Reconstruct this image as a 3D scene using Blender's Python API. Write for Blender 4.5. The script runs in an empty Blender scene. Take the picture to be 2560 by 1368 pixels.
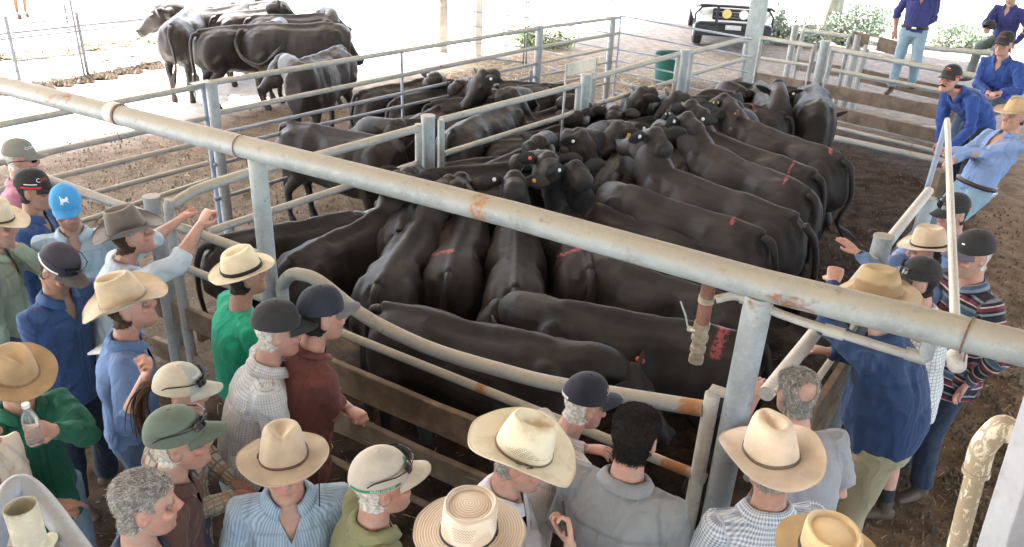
import bpy, bmesh, math, random
import numpy as np
from mathutils import Vector, Matrix
random.seed(7); RNG = np.random.RandomState(11)
SC = bpy.context.scene
COL = SC.collection
PI = math.pi
def rad(a): return math.radians(a)

# ---------------------------------------------------------------- camera, sky, sun, exposure
FPX, PITCH, ROLL, CH = 1991.0, 26.3, 2.8, 3.6
_p, _r = rad(PITCH), rad(ROLL)
FWD = np.array([0, math.cos(_p), -math.sin(_p)])
_up = np.cross([1, 0, 0], FWD)
RIGHT = math.cos(_r)*np.array([1., 0, 0]) + math.sin(_r)*_up
UP = math.cos(_r)*_up - math.sin(_r)*np.array([1., 0, 0])
EYE = np.array([0, 0, CH])
cam = bpy.data.cameras.new('camera'); cam_o = bpy.data.objects.new('camera', cam); COL.objects.link(cam_o)
cam.sensor_width = 36; cam.lens = FPX/2560*36; cam.clip_end = 2000; cam.clip_start = .05
cam_o.matrix_world = Matrix([[RIGHT[0], UP[0], -FWD[0], 0], [RIGHT[1], UP[1], -FWD[1], 0],
                             [RIGHT[2], UP[2], -FWD[2], CH], [0, 0, 0, 1]])
SC.camera = cam_o
SUN_AZ, SUN_EL = 132.0, 56.0          # direction the sun stands in (degrees from +x, counter-clockwise) and its height
w = bpy.data.worlds.new('World'); SC.world = w; w.use_nodes = True
nt = w.node_tree; bg = nt.nodes['Background']
sky = nt.nodes.new('ShaderNodeTexSky'); sky.sky_type = 'NISHITA'; sky.sun_disc = False
sky.sun_elevation = rad(SUN_EL); sky.sun_rotation = rad(90-SUN_AZ); sky.air_density = 1.0; sky.dust_density = 2.5
nt.links.new(sky.outputs[0], bg.inputs[0]); bg.inputs[1].default_value = 0.15
sl = bpy.data.lights.new('sun', 'SUN'); sl.energy = 5.0; sl.angle = rad(.5); sl.color = (1, .96, .90)
so = bpy.data.objects.new('sun', sl); COL.objects.link(so)
_sd = Vector((math.cos(rad(SUN_AZ))*math.cos(rad(SUN_EL)), math.sin(rad(SUN_AZ))*math.cos(rad(SUN_EL)), math.sin(rad(SUN_EL))))
so.rotation_euler = _sd.to_track_quat('Z', 'Y').to_euler()
SC.view_settings.view_transform = 'Standard'; SC.view_settings.look = 'None'
SC.view_settings.exposure = 3.72; SC.view_settings.gamma = 1
SC.render.engine = 'CYCLES'
SC.cycles.use_denoising = True
SC.cycles.max_bounces = 7; SC.cycles.diffuse_bounces = 5; SC.cycles.glossy_bounces = 3
SC.cycles.sample_clamp_indirect = 6

# ---------------------------------------------------------------- measuring: a pixel of the photograph to a place
def ray(x, y): return FWD + RIGHT*(x-1280)/FPX - UP*(y-684)/FPX
def at(x, y, h):
    d = ray(x, y); return EYE + d*((h-CH)/d[2])
def plane(p, q):
    p, q = np.array(p, float), np.array(q, float); d = (q-p)[:2]; d = d/np.linalg.norm(d)
    return np.array([p[0], p[1], 0]), np.array([-d[1], d[0], 0]), np.array([d[0], d[1], 0])
def onp(pl, x, y):
    d = ray(x, y); return EYE + d*(((pl[0]-EYE)@pl[1])/(d@pl[1]))

# ---------------------------------------------------------------- mesh helpers
class M:
    def __init__(s): s.v = []; s.f = []; s.m = []; s.n = 0; s.attr = {}
    def add(s, v, f, mi=0):
        v = np.asarray(v, float).reshape(-1, 3)
        s.v.append(v); k = s.n
        s.f += [tuple(i+k for i in q) for q in f]; s.m += [mi]*len(f); s.n += len(v)
        return s
    def addm(s, o, mi=None):
        k = s.n; s.v += o.v
        s.f += [tuple(i+k for i in q) for q in o.f]; s.m += (o.m if mi is None else [mi]*len(o.f)); s.n += o.n
        return s
    def V(s): return np.concatenate(s.v) if s.v else np.zeros((0, 3))
    def set(s, v): s.v = [np.asarray(v, float)]; return s
    def copy(s):
        o = M(); o.v = [s.V().copy()]; o.f = list(s.f); o.m = list(s.m); o.n = s.n; return o
    def xf(s, R, t=(0, 0, 0)): s.v = [s.V()@np.asarray(R, float).T + np.asarray(t, float)]; return s
    def mesh(s, name, mats, smooth=True):
        me = bpy.data.meshes.new(name); me.from_pydata(s.V().tolist(), [], s.f)
        for m in (mats if isinstance(mats, (list, tuple)) else [mats]): me.materials.append(m)
        if any(s.m): me.polygons.foreach_set('material_index', s.m)
        if smooth is True: me.polygons.foreach_set('use_smooth', [True]*len(s.f))
        for k, (typ, dat) in s.attr.items():
            a = me.attributes.new(k, typ, 'POINT')
            a.data.foreach_set('value' if typ == 'FLOAT' else ('color' if typ == 'FLOAT_COLOR' else 'vector'), np.asarray(dat, np.float32).ravel())
        me.update()
        if smooth == 'auto':
            me.polygons.foreach_set('use_smooth', [True]*len(s.f)); me.set_sharp_from_angle(angle=rad(38))
        return me
    def build(s, name, mats, parent=None, smooth=True):
        o = bpy.data.objects.new(name, s.mesh(name, mats, smooth)); COL.objects.link(o)
        if parent is not None: o.parent = parent
        return o
def obj(name, me, parent=None, loc=(0, 0, 0)):
    o = bpy.data.objects.new(name, me); COL.objects.link(o); o.location = loc
    if parent is not None: o.parent = parent
    return o
def empty(name, loc=(0, 0, 0), rz=0):
    o = bpy.data.objects.new(name, None); COL.objects.link(o); o.location = loc; o.rotation_euler = (0, 0, rz)
    o.empty_display_size = .1; return o
def tag(o, label, cat, group=None):
    o['label'] = label; o['category'] = cat
    if group: o['group'] = group
    return o
def kind(o, k): o['kind'] = k; return o

def nrm(v):
    v = np.asarray(v, float); return v/(np.linalg.norm(v)+1e-12)
def tube(P, R, ref=None, n=12, cap=True, rnd=True, pw=2.0):
    """loft of ellipses along P; R = r or (ra along ref, rb across)"""
    P = np.asarray(P, float); k = len(P)
    R = np.array([(r, r) if np.isscalar(r) else r for r in R], float)
    T = np.gradient(P, axis=0); T /= (np.linalg.norm(T, axis=1)[:, None]+1e-12)
    if cap and rnd:
        r0, r1 = min(R[0]), min(R[-1])
        P = np.vstack([P[0]-T[0]*r0*.55, P[0]-T[0]*r0*.35, P, P[-1]+T[-1]*r1*.35, P[-1]+T[-1]*r1*.55])
        R = np.vstack([R[0]*.45, R[0]*.8, R, R[-1]*.8, R[-1]*.45]); T = np.vstack([T[0], T[0], T, T[-1], T[-1]]); k += 4
    if ref is None:
        a = np.array([0, 0, 1.]) if abs(T[0][2]) < .9 else np.array([1., 0, 0])
        E = []; e = nrm(a-T[0]*(a@T[0]))
        for t in T: e = nrm(e-t*(e@t)); E.append(e)
        E = np.array(E)
    else:
        a = np.asarray(ref, float); E = np.array([nrm(a-t*(a@t)) for t in T])
    B = np.cross(T, E)
    th = np.arange(n)*2*PI/n; c, s_ = np.cos(th), np.sin(th)
    if pw != 2.0:
        c = np.sign(c)*np.abs(c)**(2/pw); s_ = np.sign(s_)*np.abs(s_)**(2/pw)
    V = P[:, None]+E[:, None]*(R[:, 0, None]*c)[..., None]+B[:, None]*(R[:, 1, None]*s_)[..., None]
    F = [(i*n+j, i*n+(j+1) % n, (i+1)*n+(j+1) % n, (i+1)*n+j) for i in range(k-1) for j in range(n)]
    V = V.reshape(-1, 3)
    if cap: F += [tuple(range(n))[::-1], tuple((k-1)*n+j for j in range(n))]
    return V, F
def ell(c, r, n=14, m=9, R=None):
    th = np.linspace(0, PI, m+1)[1:-1]; ph = np.arange(n)*2*PI/n
    V = [[0, 0, 1]]+[[math.sin(t)*math.cos(p), math.sin(t)*math.sin(p), math.cos(t)] for t in th for p in ph]+[[0, 0, -1]]
    V = np.array(V)*np.array(r)
    if R is not None: V = V@np.asarray(R).T
    V = V+np.array(c); k = len(th)
    F = [(0, 1+j, 1+(j+1) % n) for j in range(n)]
    F += [(1+i*n+j, 1+(i+1)*n+j, 1+(i+1)*n+(j+1) % n, 1+i*n+(j+1) % n) for i in range(k-1) for j in range(n)]
    L = 1+k*n; F += [(L, 1+(k-1)*n+(j+1) % n, 1+(k-1)*n+j) for j in range(n)]
    return V, F
def box(c, d, R=None, bev=0):
    x, y, z = np.array(d, float)/2
    if bev:
        bm = bmesh.new(); bmesh.ops.create_cube(bm, size=1)
        for v in bm.verts: v.co = Vector((v.co.x*d[0], v.co.y*d[1], v.co.z*d[2]))
        bmesh.ops.bevel(bm, geom=bm.edges[:], offset=bev, segments=2, affect='EDGES', profile=.5)
        bm.verts.ensure_lookup_table(); V = np.array([v.co[:] for v in bm.verts]); F = [tuple(v.index for v in f.verts) for f in bm.faces]; bm.free()
    else:
        V = np.array([[a, b, e] for a in (-x, x) for b in (-y, y) for e in (-z, z)])
        F = [(0, 1, 3, 2), (4, 6, 7, 5), (0, 4, 5, 1), (2, 3, 7, 6), (0, 2, 6, 4), (1, 5, 7, 3)]
    if R is not None: V = V@np.asarray(R).T
    return V+np.array(c), F
def rotz(a): c, s = math.cos(a), math.sin(a); return np.array([[c, -s, 0], [s, c, 0], [0, 0, 1.]])
def roty(a): c, s = math.cos(a), math.sin(a); return np.array([[c, 0, s], [0, 1, 0], [-s, 0, c]])
def rotx(a): c, s = math.cos(a), math.sin(a); return np.array([[1, 0, 0], [0, c, -s], [0, s, c]])
def frame(d, upv=(0, 0, 1)):
    x = nrm(d); u = np.asarray(upv, float)
    if abs(x@nrm(u)) > .98: u = np.array([1., 0, 0])
    y = nrm(np.cross(u, x)); z = np.cross(x, y); return np.stack([x, y, z], 1)
def remesh(m, vox, smooth=2, fac=.5):
    me = m.mesh('tmp', []); o = bpy.data.objects.new('tmp', me); COL.objects.link(o)
    a = o.modifiers.new('r', 'REMESH'); a.mode = 'VOXEL'; a.voxel_size = vox; a.adaptivity = 0
    if smooth: b = o.modifiers.new('s', 'SMOOTH'); b.factor = fac; b.iterations = smooth
    dg = bpy.context.evaluated_depsgraph_get(); e = bpy.data.meshes.new_from_object(o.evaluated_get(dg))
    V = np.empty(len(e.vertices)*3, np.float32); e.vertices.foreach_get('co', V); V = V.reshape(-1, 3).astype(float)
    L = np.empty(len(e.loops), np.int32); e.loops.foreach_get('vertex_index', L)
    S = np.empty(len(e.polygons), np.int32); e.polygons.foreach_get('loop_total', S)
    F = [tuple(x) for x in L.reshape(-1, 4).tolist()] if len(S) and S.min() == 4 and S.max() == 4 else [tuple(p.vertices) for p in e.polygons]
    bpy.data.objects.remove(o); bpy.data.meshes.remove(me); bpy.data.meshes.remove(e)
    r = M(); r.add(V, F); return r
def normals(V, F):
    F4 = np.array([q if len(q) == 4 else (q[0], q[1], q[2], q[2]) for q in F if len(q) in (3, 4)])
    a = V[F4[:, 2]]-V[F4[:, 0]]; b = V[F4[:, 3]]-V[F4[:, 1]]; n = np.cross(a, b)
    N = np.zeros_like(V)
    for i in range(4): np.add.at(N, F4[:, i], n)
    return N/(np.linalg.norm(N, axis=1)[:, None]+1e-12)
_tab = RNG.rand(32, 32, 32)*2-1
def vnoise(p):
    p = np.asarray(p, float); i = np.floor(p).astype(int); f = p-i; f = f*f*(3-2*f); o = 0
    for a in (0, 1):
        for b in (0, 1):
            for c in (0, 1):
                wgt = (f[:, 0] if a else 1-f[:, 0])*(f[:, 1] if b else 1-f[:, 1])*(f[:, 2] if c else 1-f[:, 2])
                o = o+wgt*_tab[(i[:, 0]+a) % 32, (i[:, 1]+b) % 32, (i[:, 2]+c) % 32]
    return o
def smooth_path(P, k=6):
    """Catmull-Rom through P"""
    P = np.asarray(P, float); Q = np.vstack([2*P[0]-P[1], P, 2*P[-1]-P[-2]]); out = []
    for i in range(1, len(Q)-2):
        for t in np.arange(k)/k:
            a, b, c, d = Q[i-1:i+3]
            out.append(.5*((2*b)+(c-a)*t+(2*a-5*b+4*c-d)*t*t+(3*b-a-3*c+d)*t**3))
    out.append(P[-1]); return np.array(out)

# ---------------------------------------------------------------- materials
def newmat(name):
    m = bpy.data.materials.new(name); m.use_nodes = True; n = m.node_tree; n.nodes.clear()
    o = n.nodes.new('ShaderNodeOutputMaterial'); b = n.nodes.new('ShaderNodeBsdfPrincipled'); n.links.new(b.outputs[0], o.inputs[0])
    return m, n, b
class G:
    """tiny node-graph helper"""
    def __init__(s, n): s.n = n
    def node(s, t, **k):
        x = s.n.nodes.new(t)
        for a, v in k.items(): setattr(x, a, v)
        return x
    def put(s, sock, v):
        if hasattr(v, 'is_output') or isinstance(v, bpy.types.NodeSocket): s.n.links.new(v, sock)
        elif isinstance(v, (tuple, list)) and len(v) == 3 and sock.type == 'RGBA': sock.default_value = (*v, 1)
        else: sock.default_value = v
    def math(s, op, a, b=0.0, c=None, clamp=False):
        x = s.node('ShaderNodeMath', operation=op, use_clamp=clamp); s.put(x.inputs[0], a); s.put(x.inputs[1], b)
        if c is not None: s.put(x.inputs[2], c)
        return x.outputs[0]
    def mix(s, f, a, b, mode='MIX'):
        x = s.node('ShaderNodeMix', data_type='RGBA', blend_type=mode); s.put(x.inputs[0], f); s.put(x.inputs[6], a); s.put(x.inputs[7], b); return x.outputs[2]
    def coord(s, k='Object', scale=None):
        o = s.node('ShaderNodeTexCoord').outputs[k]
        if scale is not None:
            m = s.node('ShaderNodeMapping'); s.put(m.inputs[0], o); m.inputs[3].default_value = scale if not np.isscalar(scale) else (scale,)*3; o = m.outputs[0]
        return o
    def noise(s, vec, scale, detail=4, rough=.55, dist=0):
        x = s.node('ShaderNodeTexNoise'); s.put(x.inputs['Vector'], vec); x.inputs['Scale'].default_value = scale
        x.inputs['Detail'].default_value = detail; x.inputs['Roughness'].default_value = rough; x.inputs['Distortion'].default_value = dist; return x.outputs[0]
    def ramp(s, v, lo, hi, a=0.0, b=1.0):
        x = s.node('ShaderNodeMapRange'); x.interpolation_type = 'SMOOTHSTEP'; s.put(x.inputs[0], v)
        for i, q in zip((1, 2, 3, 4), (lo, hi, a, b)): x.inputs[i].default_value = q
        return x.outputs[0]
    def bump(s, h, st, dist=.01, nrm=None):
        x = s.node('ShaderNodeBump'); s.put(x.inputs['Height'], h); x.inputs['Strength'].default_value = st; x.inputs['Distance'].default_value = dist
        if nrm is not None: s.put(x.inputs['Normal'], nrm)
        return x.outputs[0]
    def xyz(s, v):
        x = s.node('ShaderNodeSeparateXYZ'); s.put(x.inputs[0], v); return x.outputs
    def attr(s, name, out='Vector'):
        x = s.node('ShaderNodeAttribute', attribute_name=name); return x.outputs[out]
_mats = {}
def mat(name, col, rough=.65, var=.18, vs=7, bump=.25, bs=90, metal=0, spec=.4, bd=.004, sheen=0):
    if name in _mats: return _mats[name]
    m, n, b = newmat(name); g = G(n); v = g.coord()
    f = g.noise(v, vs, 5); lo = tuple(c*(1-var) for c in col); hi = tuple(min(1, c*(1+var)) for c in col)
    c = g.mix(g.ramp(f, .3, .7), lo, hi)
    f2 = g.noise(v, bs, 3); g.put(b.inputs['Base Color'], c); g.put(b.inputs['Roughness'], g.math('MULTIPLY_ADD', f, .2, rough-.1))
    b.inputs['Metallic'].default_value = metal; b.inputs['Specular IOR Level'].default_value = spec
    if sheen: b.inputs['Sheen Weight'].default_value = sheen; b.inputs['Sheen Roughness'].default_value = .6
    if bump: g.put(b.inputs['Normal'], g.bump(f2, bump, bd))
    _mats[name] = m; return m
def pipe_mat(name, base, dust, rust=.0, paint=0, rough=.5, dustamt=1.0):
    m, n, b = newmat(name); g = G(n); v = g.coord(); geo = g.node('ShaderNodeNewGeometry')
    nz = g.xyz(geo.outputs['Normal'])[2]
    a = g.noise(v, 3.2, 6, .65); fine = g.noise(v, 38, 4, .6); spk = g.noise(v, 120, 2)
    c = g.mix(g.ramp(a, .35, .65), tuple(x*.8 for x in base), tuple(min(1, x*1.15) for x in base))
    c = g.mix(g.math('MULTIPLY', g.ramp(fine, .5, .72), .45), c, tuple(min(1, x*1.35) for x in base))
    d = g.math('MULTIPLY', g.ramp(g.math('ADD', nz, g.math('MULTIPLY', g.math('SUBTRACT', a, .5), 1.2)), .05, .75), dustamt*.85)
    c = g.mix(d, c, g.mix(fine, tuple(x*.8 for x in dust), dust))
    dk = g.math('MULTIPLY', g.ramp(g.noise(v, 17, 6, .7), .56, .74), .62)
    c = g.mix(dk, c, tuple(x*.35 for x in dust))
    sp_ = g.attr('spot', 'Fac'); c = g.mix(g.ramp(g.math('ADD', sp_, g.math('MULTIPLY', g.math('SUBTRACT', fine, .5), 1.1)), .35, .75), c, g.mix(a, (.20, .065, .02), (.42, .20, .06)))
    if rust:
        r = g.math('MULTIPLY', g.ramp(g.noise(v, 2.1, 5, .7, .6), .73-.12*rust, .80-.12*rust), g.ramp(fine, .3, .5))
        c = g.mix(r, c, g.mix(spk, (.16, .05, .015), (.33, .13, .03)))
    g.put(b.inputs['Base Color'], c); b.inputs['Metallic'].default_value = .0
    g.put(b.inputs['Roughness'], g.math('MULTIPLY_ADD', d, .3, rough)); b.inputs['Specular IOR Level'].default_value = .5
    g.put(b.inputs['Normal'], g.bump(g.math('ADD', fine, g.math('MULTIPLY', spk, .4)), .25, .004))
    _mats[name] = m; return m
def wood_mat(name, c0, c1, scale=(3, 3, 30)):
    m, n, b = newmat(name); g = G(n); v = g.coord('Object', scale)
    f = g.noise(v, 2.2, 8, .65, .4); e = g.noise(g.coord(), 3.0, 4)
    c = g.mix(g.ramp(f, .3, .7), c0, c1); c = g.mix(g.math('MULTIPLY', g.ramp(e, .5, .7), .5), c, tuple(x*.4 for x in c0))
    g.put(b.inputs['Base Color'], c); b.inputs['Roughness'].default_value = .85; g.put(b.inputs['Normal'], g.bump(f, .6, .01)); return m
def skin_mat(name, col):
    m, n, b = newmat(name); g = G(n); v = g.coord()
    f = g.noise(v, 22, 5, .6); t = g.attr('tint', 'Color'); f2 = g.noise(v, 70, 4, .7)
    c = g.mix(g.ramp(f, .3, .75), tuple(x*.85 for x in col), (min(1, col[0]*1.12), col[1]*1.0, col[2]*.95)); c = g.mix(g.math('MULTIPLY', g.ramp(f2, .52, .75), .4), c, (col[0]*.85, col[1]*.62, col[2]*.6)); c = g.mix(1.0, c, t, 'MULTIPLY')
    g.put(b.inputs['Base Color'], c); b.inputs['Roughness'].default_value = .5; b.inputs['Specular IOR Level'].default_value = .4
    b.inputs['Subsurface Weight'].default_value = .12; b.inputs['Subsurface Radius'].default_value = (.012, .005, .003); b.inputs['Subsurface Scale'].default_value = .6
    g.put(b.inputs['Normal'], g.bump(g.noise(v, 180, 4), .35, .003)); return m
def cloth_mat(name, col, pat=None, c2=None, size=.02, c3=None, rough=.88, bump=.42, stops=None):
    """pat: None | 'check' | 'stripe' | 'grid' | 'knit'; pattern runs in the garment's own woven directions"""
    if name in _mats: return _mats[name]
    m, n, b = newmat(name); g = G(n); ob = g.coord(); uv = g.xyz(g.attr('cloth'))
    def band(x, s, duty=.5): return g.math('LESS_THAN', g.math('FRACT', g.math('DIVIDE', g.math('ADD', x, 50), s)), duty)
    if pat == 'check':
        a, e = band(uv[0], size), band(uv[1], size); c = g.mix(g.math('MULTIPLY', g.math('ADD', a, e), .5), col, c2)
    elif pat == 'stripe': c = g.mix(band(uv[0], size, .45), col, c2)
    elif pat == 'grid':
        a, e = band(uv[0], size, .22), band(uv[1], size, .22); c = g.mix(g.math('MULTIPLY', g.math('MAXIMUM', a, e), .8), col, c2)
        if c3: c = g.mix(g.math('MULTIPLY', g.math('MAXIMUM', band(g.xyz(g.attr('cloth'))[0], size*3.1, .12), band(uv[1], size*3.1, .12)), .7), c, c3)
    elif pat == 'knit':
        r = g.node('ShaderNodeValToRGB'); r.color_ramp.interpolation = 'CONSTANT'
        g.put(r.inputs[0], g.math('FRACT', g.math('DIVIDE', g.math('ADD', uv[1], 50), size)))
        els = r.color_ramp.elements
        while len(els) > 1: els.remove(els[-1])
        els[0].position = 0; els[0].color = (*stops[0][1], 1)
        for p_, q in stops[1:]: e = els.new(p_); e.color = (*q, 1)
        c = r.outputs[0]
    else: c = g.mix(0, col, col)
    f = g.noise(ob, 5, 5, .6); wv = g.noise(ob, 330, 2)
    c = g.mix(g.math('MULTIPLY', g.ramp(f, .45, .8), .35), c, tuple(x*.6 for x in col)); c = g.mix(g.math('MULTIPLY', wv, .25), c, tuple(min(1, x*1.5) for x in col))
    c = g.mix(g.math('MULTIPLY', g.attr('seam', 'Fac'), .45), c, tuple(x*.3 for x in col))
    wr = g.math('SUBTRACT', 1.0, g.math('ABSOLUTE', g.math('MULTIPLY_ADD', g.noise(g.coord('Object', (6, 6, 3.2)), 1.5, 2, .5, .7), 2.4, -1.2)))
    c = g.mix(g.math('MULTIPLY', g.ramp(wr, .75, 1.0), .12), c, tuple(min(1, x*1.5+.03) for x in col))
    g.put(b.inputs['Base Color'], c); b.inputs['Roughness'].default_value = rough; b.inputs['Specular IOR Level'].default_value = .2
    b.inputs['Sheen Weight'].default_value = .08
    g.put(b.inputs['Normal'], g.bump(wv, .15, .001, g.bump(wr, bump, .03))); _mats[name] = m; return m
# ---------------------------------------------------------------- the setting: ground and shed roof
UA = rad(54); U3 = np.array([math.cos(UA), math.sin(UA), 0]); V3 = np.array([math.sin(UA), -math.cos(UA), 0])
def ground_mat():
    m, n, b = newmat('yard_dirt'); g = G(n); v = g.coord()
    def dot(d, off):
        x = g.node('ShaderNodeVectorMath', operation='DOT_PRODUCT'); g.put(x.inputs[0], v); x.inputs[1].default_value = tuple(d); return g.math('SUBTRACT', x.outputs['Value'], off)
    big = g.noise(v, .8, 5, .6); med = g.noise(v, 5, 8, .62); fin = g.noise(v, 34, 6, .7); sp = g.noise(v, 110, 3, .6)
    wob = g.math('MULTIPLY', g.math('SUBTRACT', big, .5), 1.6)
    pen = g.math('MULTIPLY', g.ramp(g.math('ADD', dot(V3, PEN_V0), wob), -.25, .5), g.ramp(g.math('SUBTRACT', PEN_V1, g.math('ADD', dot(V3, 0), wob)), -.3, .4))
    pen = g.math('MULTIPLY', pen, g.ramp(g.math('SUBTRACT', PEN_U1, dot(U3, 0)), -.6, .4))
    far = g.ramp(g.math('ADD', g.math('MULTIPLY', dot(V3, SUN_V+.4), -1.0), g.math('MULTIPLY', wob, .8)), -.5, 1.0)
    back = g.ramp(g.math('ADD', dot(U3, PEN_U1+1.2), wob), -.6, .9)
    lane = g.mix(g.ramp(med, .35, .7), (.14, .089, .050), (.255, .172, .102))
    lane = g.mix(g.math('MULTIPLY', g.ramp(fin, .52, .7), .7), lane, (.24, .17, .10))
    dung = g.mix(g.ramp(med, .35, .65), (.028, .017, .010), (.080, .050, .031)); dung = g.mix(g.math('MULTIPLY', g.ramp(fin, .55, .75), .7), dung, (.095, .068, .043))
    mid = g.mix(g.ramp(med, .3, .7), (.088, .065, .044), (.155, .115, .079)); mid = g.mix(g.math('MULTIPLY', g.ramp(fin, .5, .68), .8), mid, (.27, .21, .145)); mid = g.mix(g.math('MULTIPLY', g.ramp(sp, .6, .7), .6), mid, (.06, .045, .03))
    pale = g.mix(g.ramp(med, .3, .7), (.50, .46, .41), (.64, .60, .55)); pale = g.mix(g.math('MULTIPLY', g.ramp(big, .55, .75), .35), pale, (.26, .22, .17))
    gravel = g.mix(g.ramp(med, .3, .7), (.145, .125, .105), (.25, .215, .18)); gravel = g.mix(g.math('MULTIPLY', g.ramp(fin, .5, .7), .5), gravel, (.14, .115, .09))
    left = g.ramp(g.math('ADD', dot(V3, PEN_V0), wob), -.4, .3)
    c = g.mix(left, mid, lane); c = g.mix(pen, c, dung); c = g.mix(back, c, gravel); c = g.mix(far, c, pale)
    g.put(b.inputs['Base Color'], c); b.inputs['Roughness'].default_value = .95; b.inputs['Specular IOR Level'].default_value = .15
    h = g.math('ADD', g.math('MULTIPLY', med, 1.6), g.math('ADD', g.math('MULTIPLY', fin, .7), g.math('MULTIPLY', sp, .25)))
    g.put(b.inputs['Normal'], g.bump(h, .9, .035)); return m
L2P = plane(at(640, 430, 1.6), at(1450, 212, 1.6)); L1P = plane(at(523, 207, 1.7), at(1530, 48, 1.7))
RP = plane(at(1930, 970, 1.45), at(2330, 465, 1.45)); FP = plane(at(640, 375, 2.1), at(1900, 715, 2.1))
BP = plane(at(2095, 342, .1), at(2330, 410, .1))
PEN_V0 = float(L2P[0]@V3); PEN_V1 = float(RP[0]@V3); PEN_U1 = float(BP[0]@U3)+1.0
SUN_V = -11.6
def ground():
    def axis(lo, hi, far, st, gr):
        a = list(np.arange(lo, hi, st)); s = st
        while a[-1] < far: s *= gr; a.append(a[-1]+s)
        b = [a[0]]; s = st
        while b[-1] > -far: s *= gr; b.append(b[-1]-s)
        return np.array(b[1:][::-1]+a)
    X = axis(-9.5, 9, 600, .085, 1.18); Y = axis(.8, 17, 900, .085, 1.18)
    XX, YY = np.meshgrid(X, Y); p = np.stack([XX.ravel(), YY.ravel(), 0*XX.ravel()], 1)
    near = np.clip(1.4-np.hypot(p[:, 0], p[:, 1]-8)/16, 0, 1)
    p[:, 2] = near*(.022*vnoise(p*1.7+3)+.018*vnoise(p*5.3)+.013*vnoise(p*11))-.02
    nx, ny = len(X), len(Y)
    F = [(j*nx+i, j*nx+i+1, (j+1)*nx+i+1, (j+1)*nx+i) for j in range(ny-1) for i in range(nx-1)]
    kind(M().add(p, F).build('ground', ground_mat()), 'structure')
ground()
# corrugated shed roof over the pens: its far eave throws the edge of the shade on the ground
def roof():
    zr = 5.6; v0 = SUN_V-zr/math.tan(rad(SUN_EL))*abs(math.sin(rad(SUN_AZ)-UA)); v1 = ROOF_V1
    us = np.linspace(-22, 30, 209); vs = [v0, -9, -4, 0, v1]; zz = [zr, zr+.5, zr+.75, zr+.9, zr]
    V = []; F = []
    for k, (v_, z_) in enumerate(zip(vs, zz)):
        for i, u_ in enumerate(us): u_ = min(u_, 23.6+max(0, min(v_, 0)+9)*.3+i*1e-4); V.append(U3*u_+V3*v_+np.array([0, 0, z_+.03*math.cos(i*PI)]))
    n = len(us); F = [(k*n+i, k*n+i+1, (k+1)*n+i+1, (k+1)*n+i) for k in range(4) for i in range(n-1)]
    kind(M().add(V, F).build('shed_roof', mat('roof_sheet', (.66, .62, .56), .5, .06, 2, 0), smooth=False), 'structure')
ROOF_V1 = 13.0
roof()
# ---------------------------------------------------------------- pipes, fences, gates
GALV = pipe_mat('galvanised_pipe', (.30, .33, .34), (.36, .31, .23), .72)
GALV2 = pipe_mat('dusty_rail', (.33, .34, .33), (.42, .37, .28), .8)
PALE = pipe_mat('pale_rail', (.46, .44, .40), (.50, .43, .34), .5, dustamt=.6)
BLUEP = pipe_mat('blue_grey_rail', (.25, .29, .36), (.34, .31, .27), .3, dustamt=.6)
DARKR = pipe_mat('backlit_rail', (.075, .08, .10), (.12, .11, .10), .3, dustamt=.5)  # darker copy of the blue-grey rail; backlit shade put in its colour
STEEL = pipe_mat('column_paint', (.42, .48, .49), (.30, .25, .18), .6, dustamt=.35)
RUSTY = pipe_mat('rusty_white_post', (.52, .49, .43), (.40, .32, .22), .95, dustamt=.5)
BRASS = mat('grimy_brass', (.42, .36, .27), .4, .3, 20, .2, metal=.7)
CREAM_PVC = None
WOOD = wood_mat('weathered_timber', (.13, .088, .056), (.26, .19, .13), (2.2, 2.2, 2.2))
WOOD2 = wood_mat('grey_timber', (.10, .072, .052), (.205, .155, .115), (2.2, 2.2, 2.2))
WIRE = mat('rusty_wire', (.16, .09, .05), .7, .3, 40, 0)
def pipe(parent, name, pts, r, m, n=12, curve=0, spots=()):
    P = smooth_path(pts, curve) if curve else np.array(pts, float)
    if not curve and len(P) == 2: P = P[0]+(P[1]-P[0])*np.linspace(0, 1, max(3, int(np.linalg.norm(P[1]-P[0])/.5)+2))[:, None]
    if spots: P = np.vstack([P[i]+(P[i+1]-P[i])*np.linspace(0, 1, max(2, int(np.linalg.norm(P[i+1]-P[i])/.035)+1))[:-1, None] for i in range(len(P)-1)]+[P[-1:]])
    V, F = tube(P, [r]*len(P), n=n, rnd=False); mm_ = M().add(V, F)
    if spots: mm_.attr['spot'] = ('FLOAT', np.max([np.clip(1.3-np.linalg.norm(V-c, axis=1)/q, 0, 1) for c, q in spots], 0))
    o = mm_.build(name, m, parent, 'auto'); return o
    o = M().add(V, F).build(name, m, parent, 'auto'); return o
def seated(o, loc):
    """give a root its base point: children were built in world coordinates"""
    o.location = loc
    for c in o.children: c.matrix_parent_inverse = Matrix.Translation(-Vector(loc))
def board(parent, a, b, h, t, m=None, name='plank'):
    """a timber board on edge from a to b (its top edge), h high, t thick"""
    a, b = np.array(a, float), np.array(b, float); L = np.linalg.norm(b-a); R = frame(b-a)
    k = max(2, int(L/.25)); V = []; F = []
    for i in range(k+1):
        x = L*i/k; jx = .004*random.uniform(-1, 1); jz = .006*random.uniform(-1, 1)
        for y, z in ((-t/2, -h), (t/2, -h), (t/2, -.006), (t/2-.006, 0), (-t/2+.006, 0), (-t/2, -.006)): V.append([x, y+jx, z+(jz if z > -.1 else -jz)])
    for i in range(k):
        for j in range(6): F.append((i*6+j, (i+1)*6+j, (i+1)*6+(j+1) % 6, i*6+(j+1) % 6))
    F += [(0, 1, 2, 3, 4, 5), tuple(k*6+j for j in range(6))[::-1]]
    o = M().add(np.array(V)@R.T+a, F).build(name, m or WOOD, parent, False); return o
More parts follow.
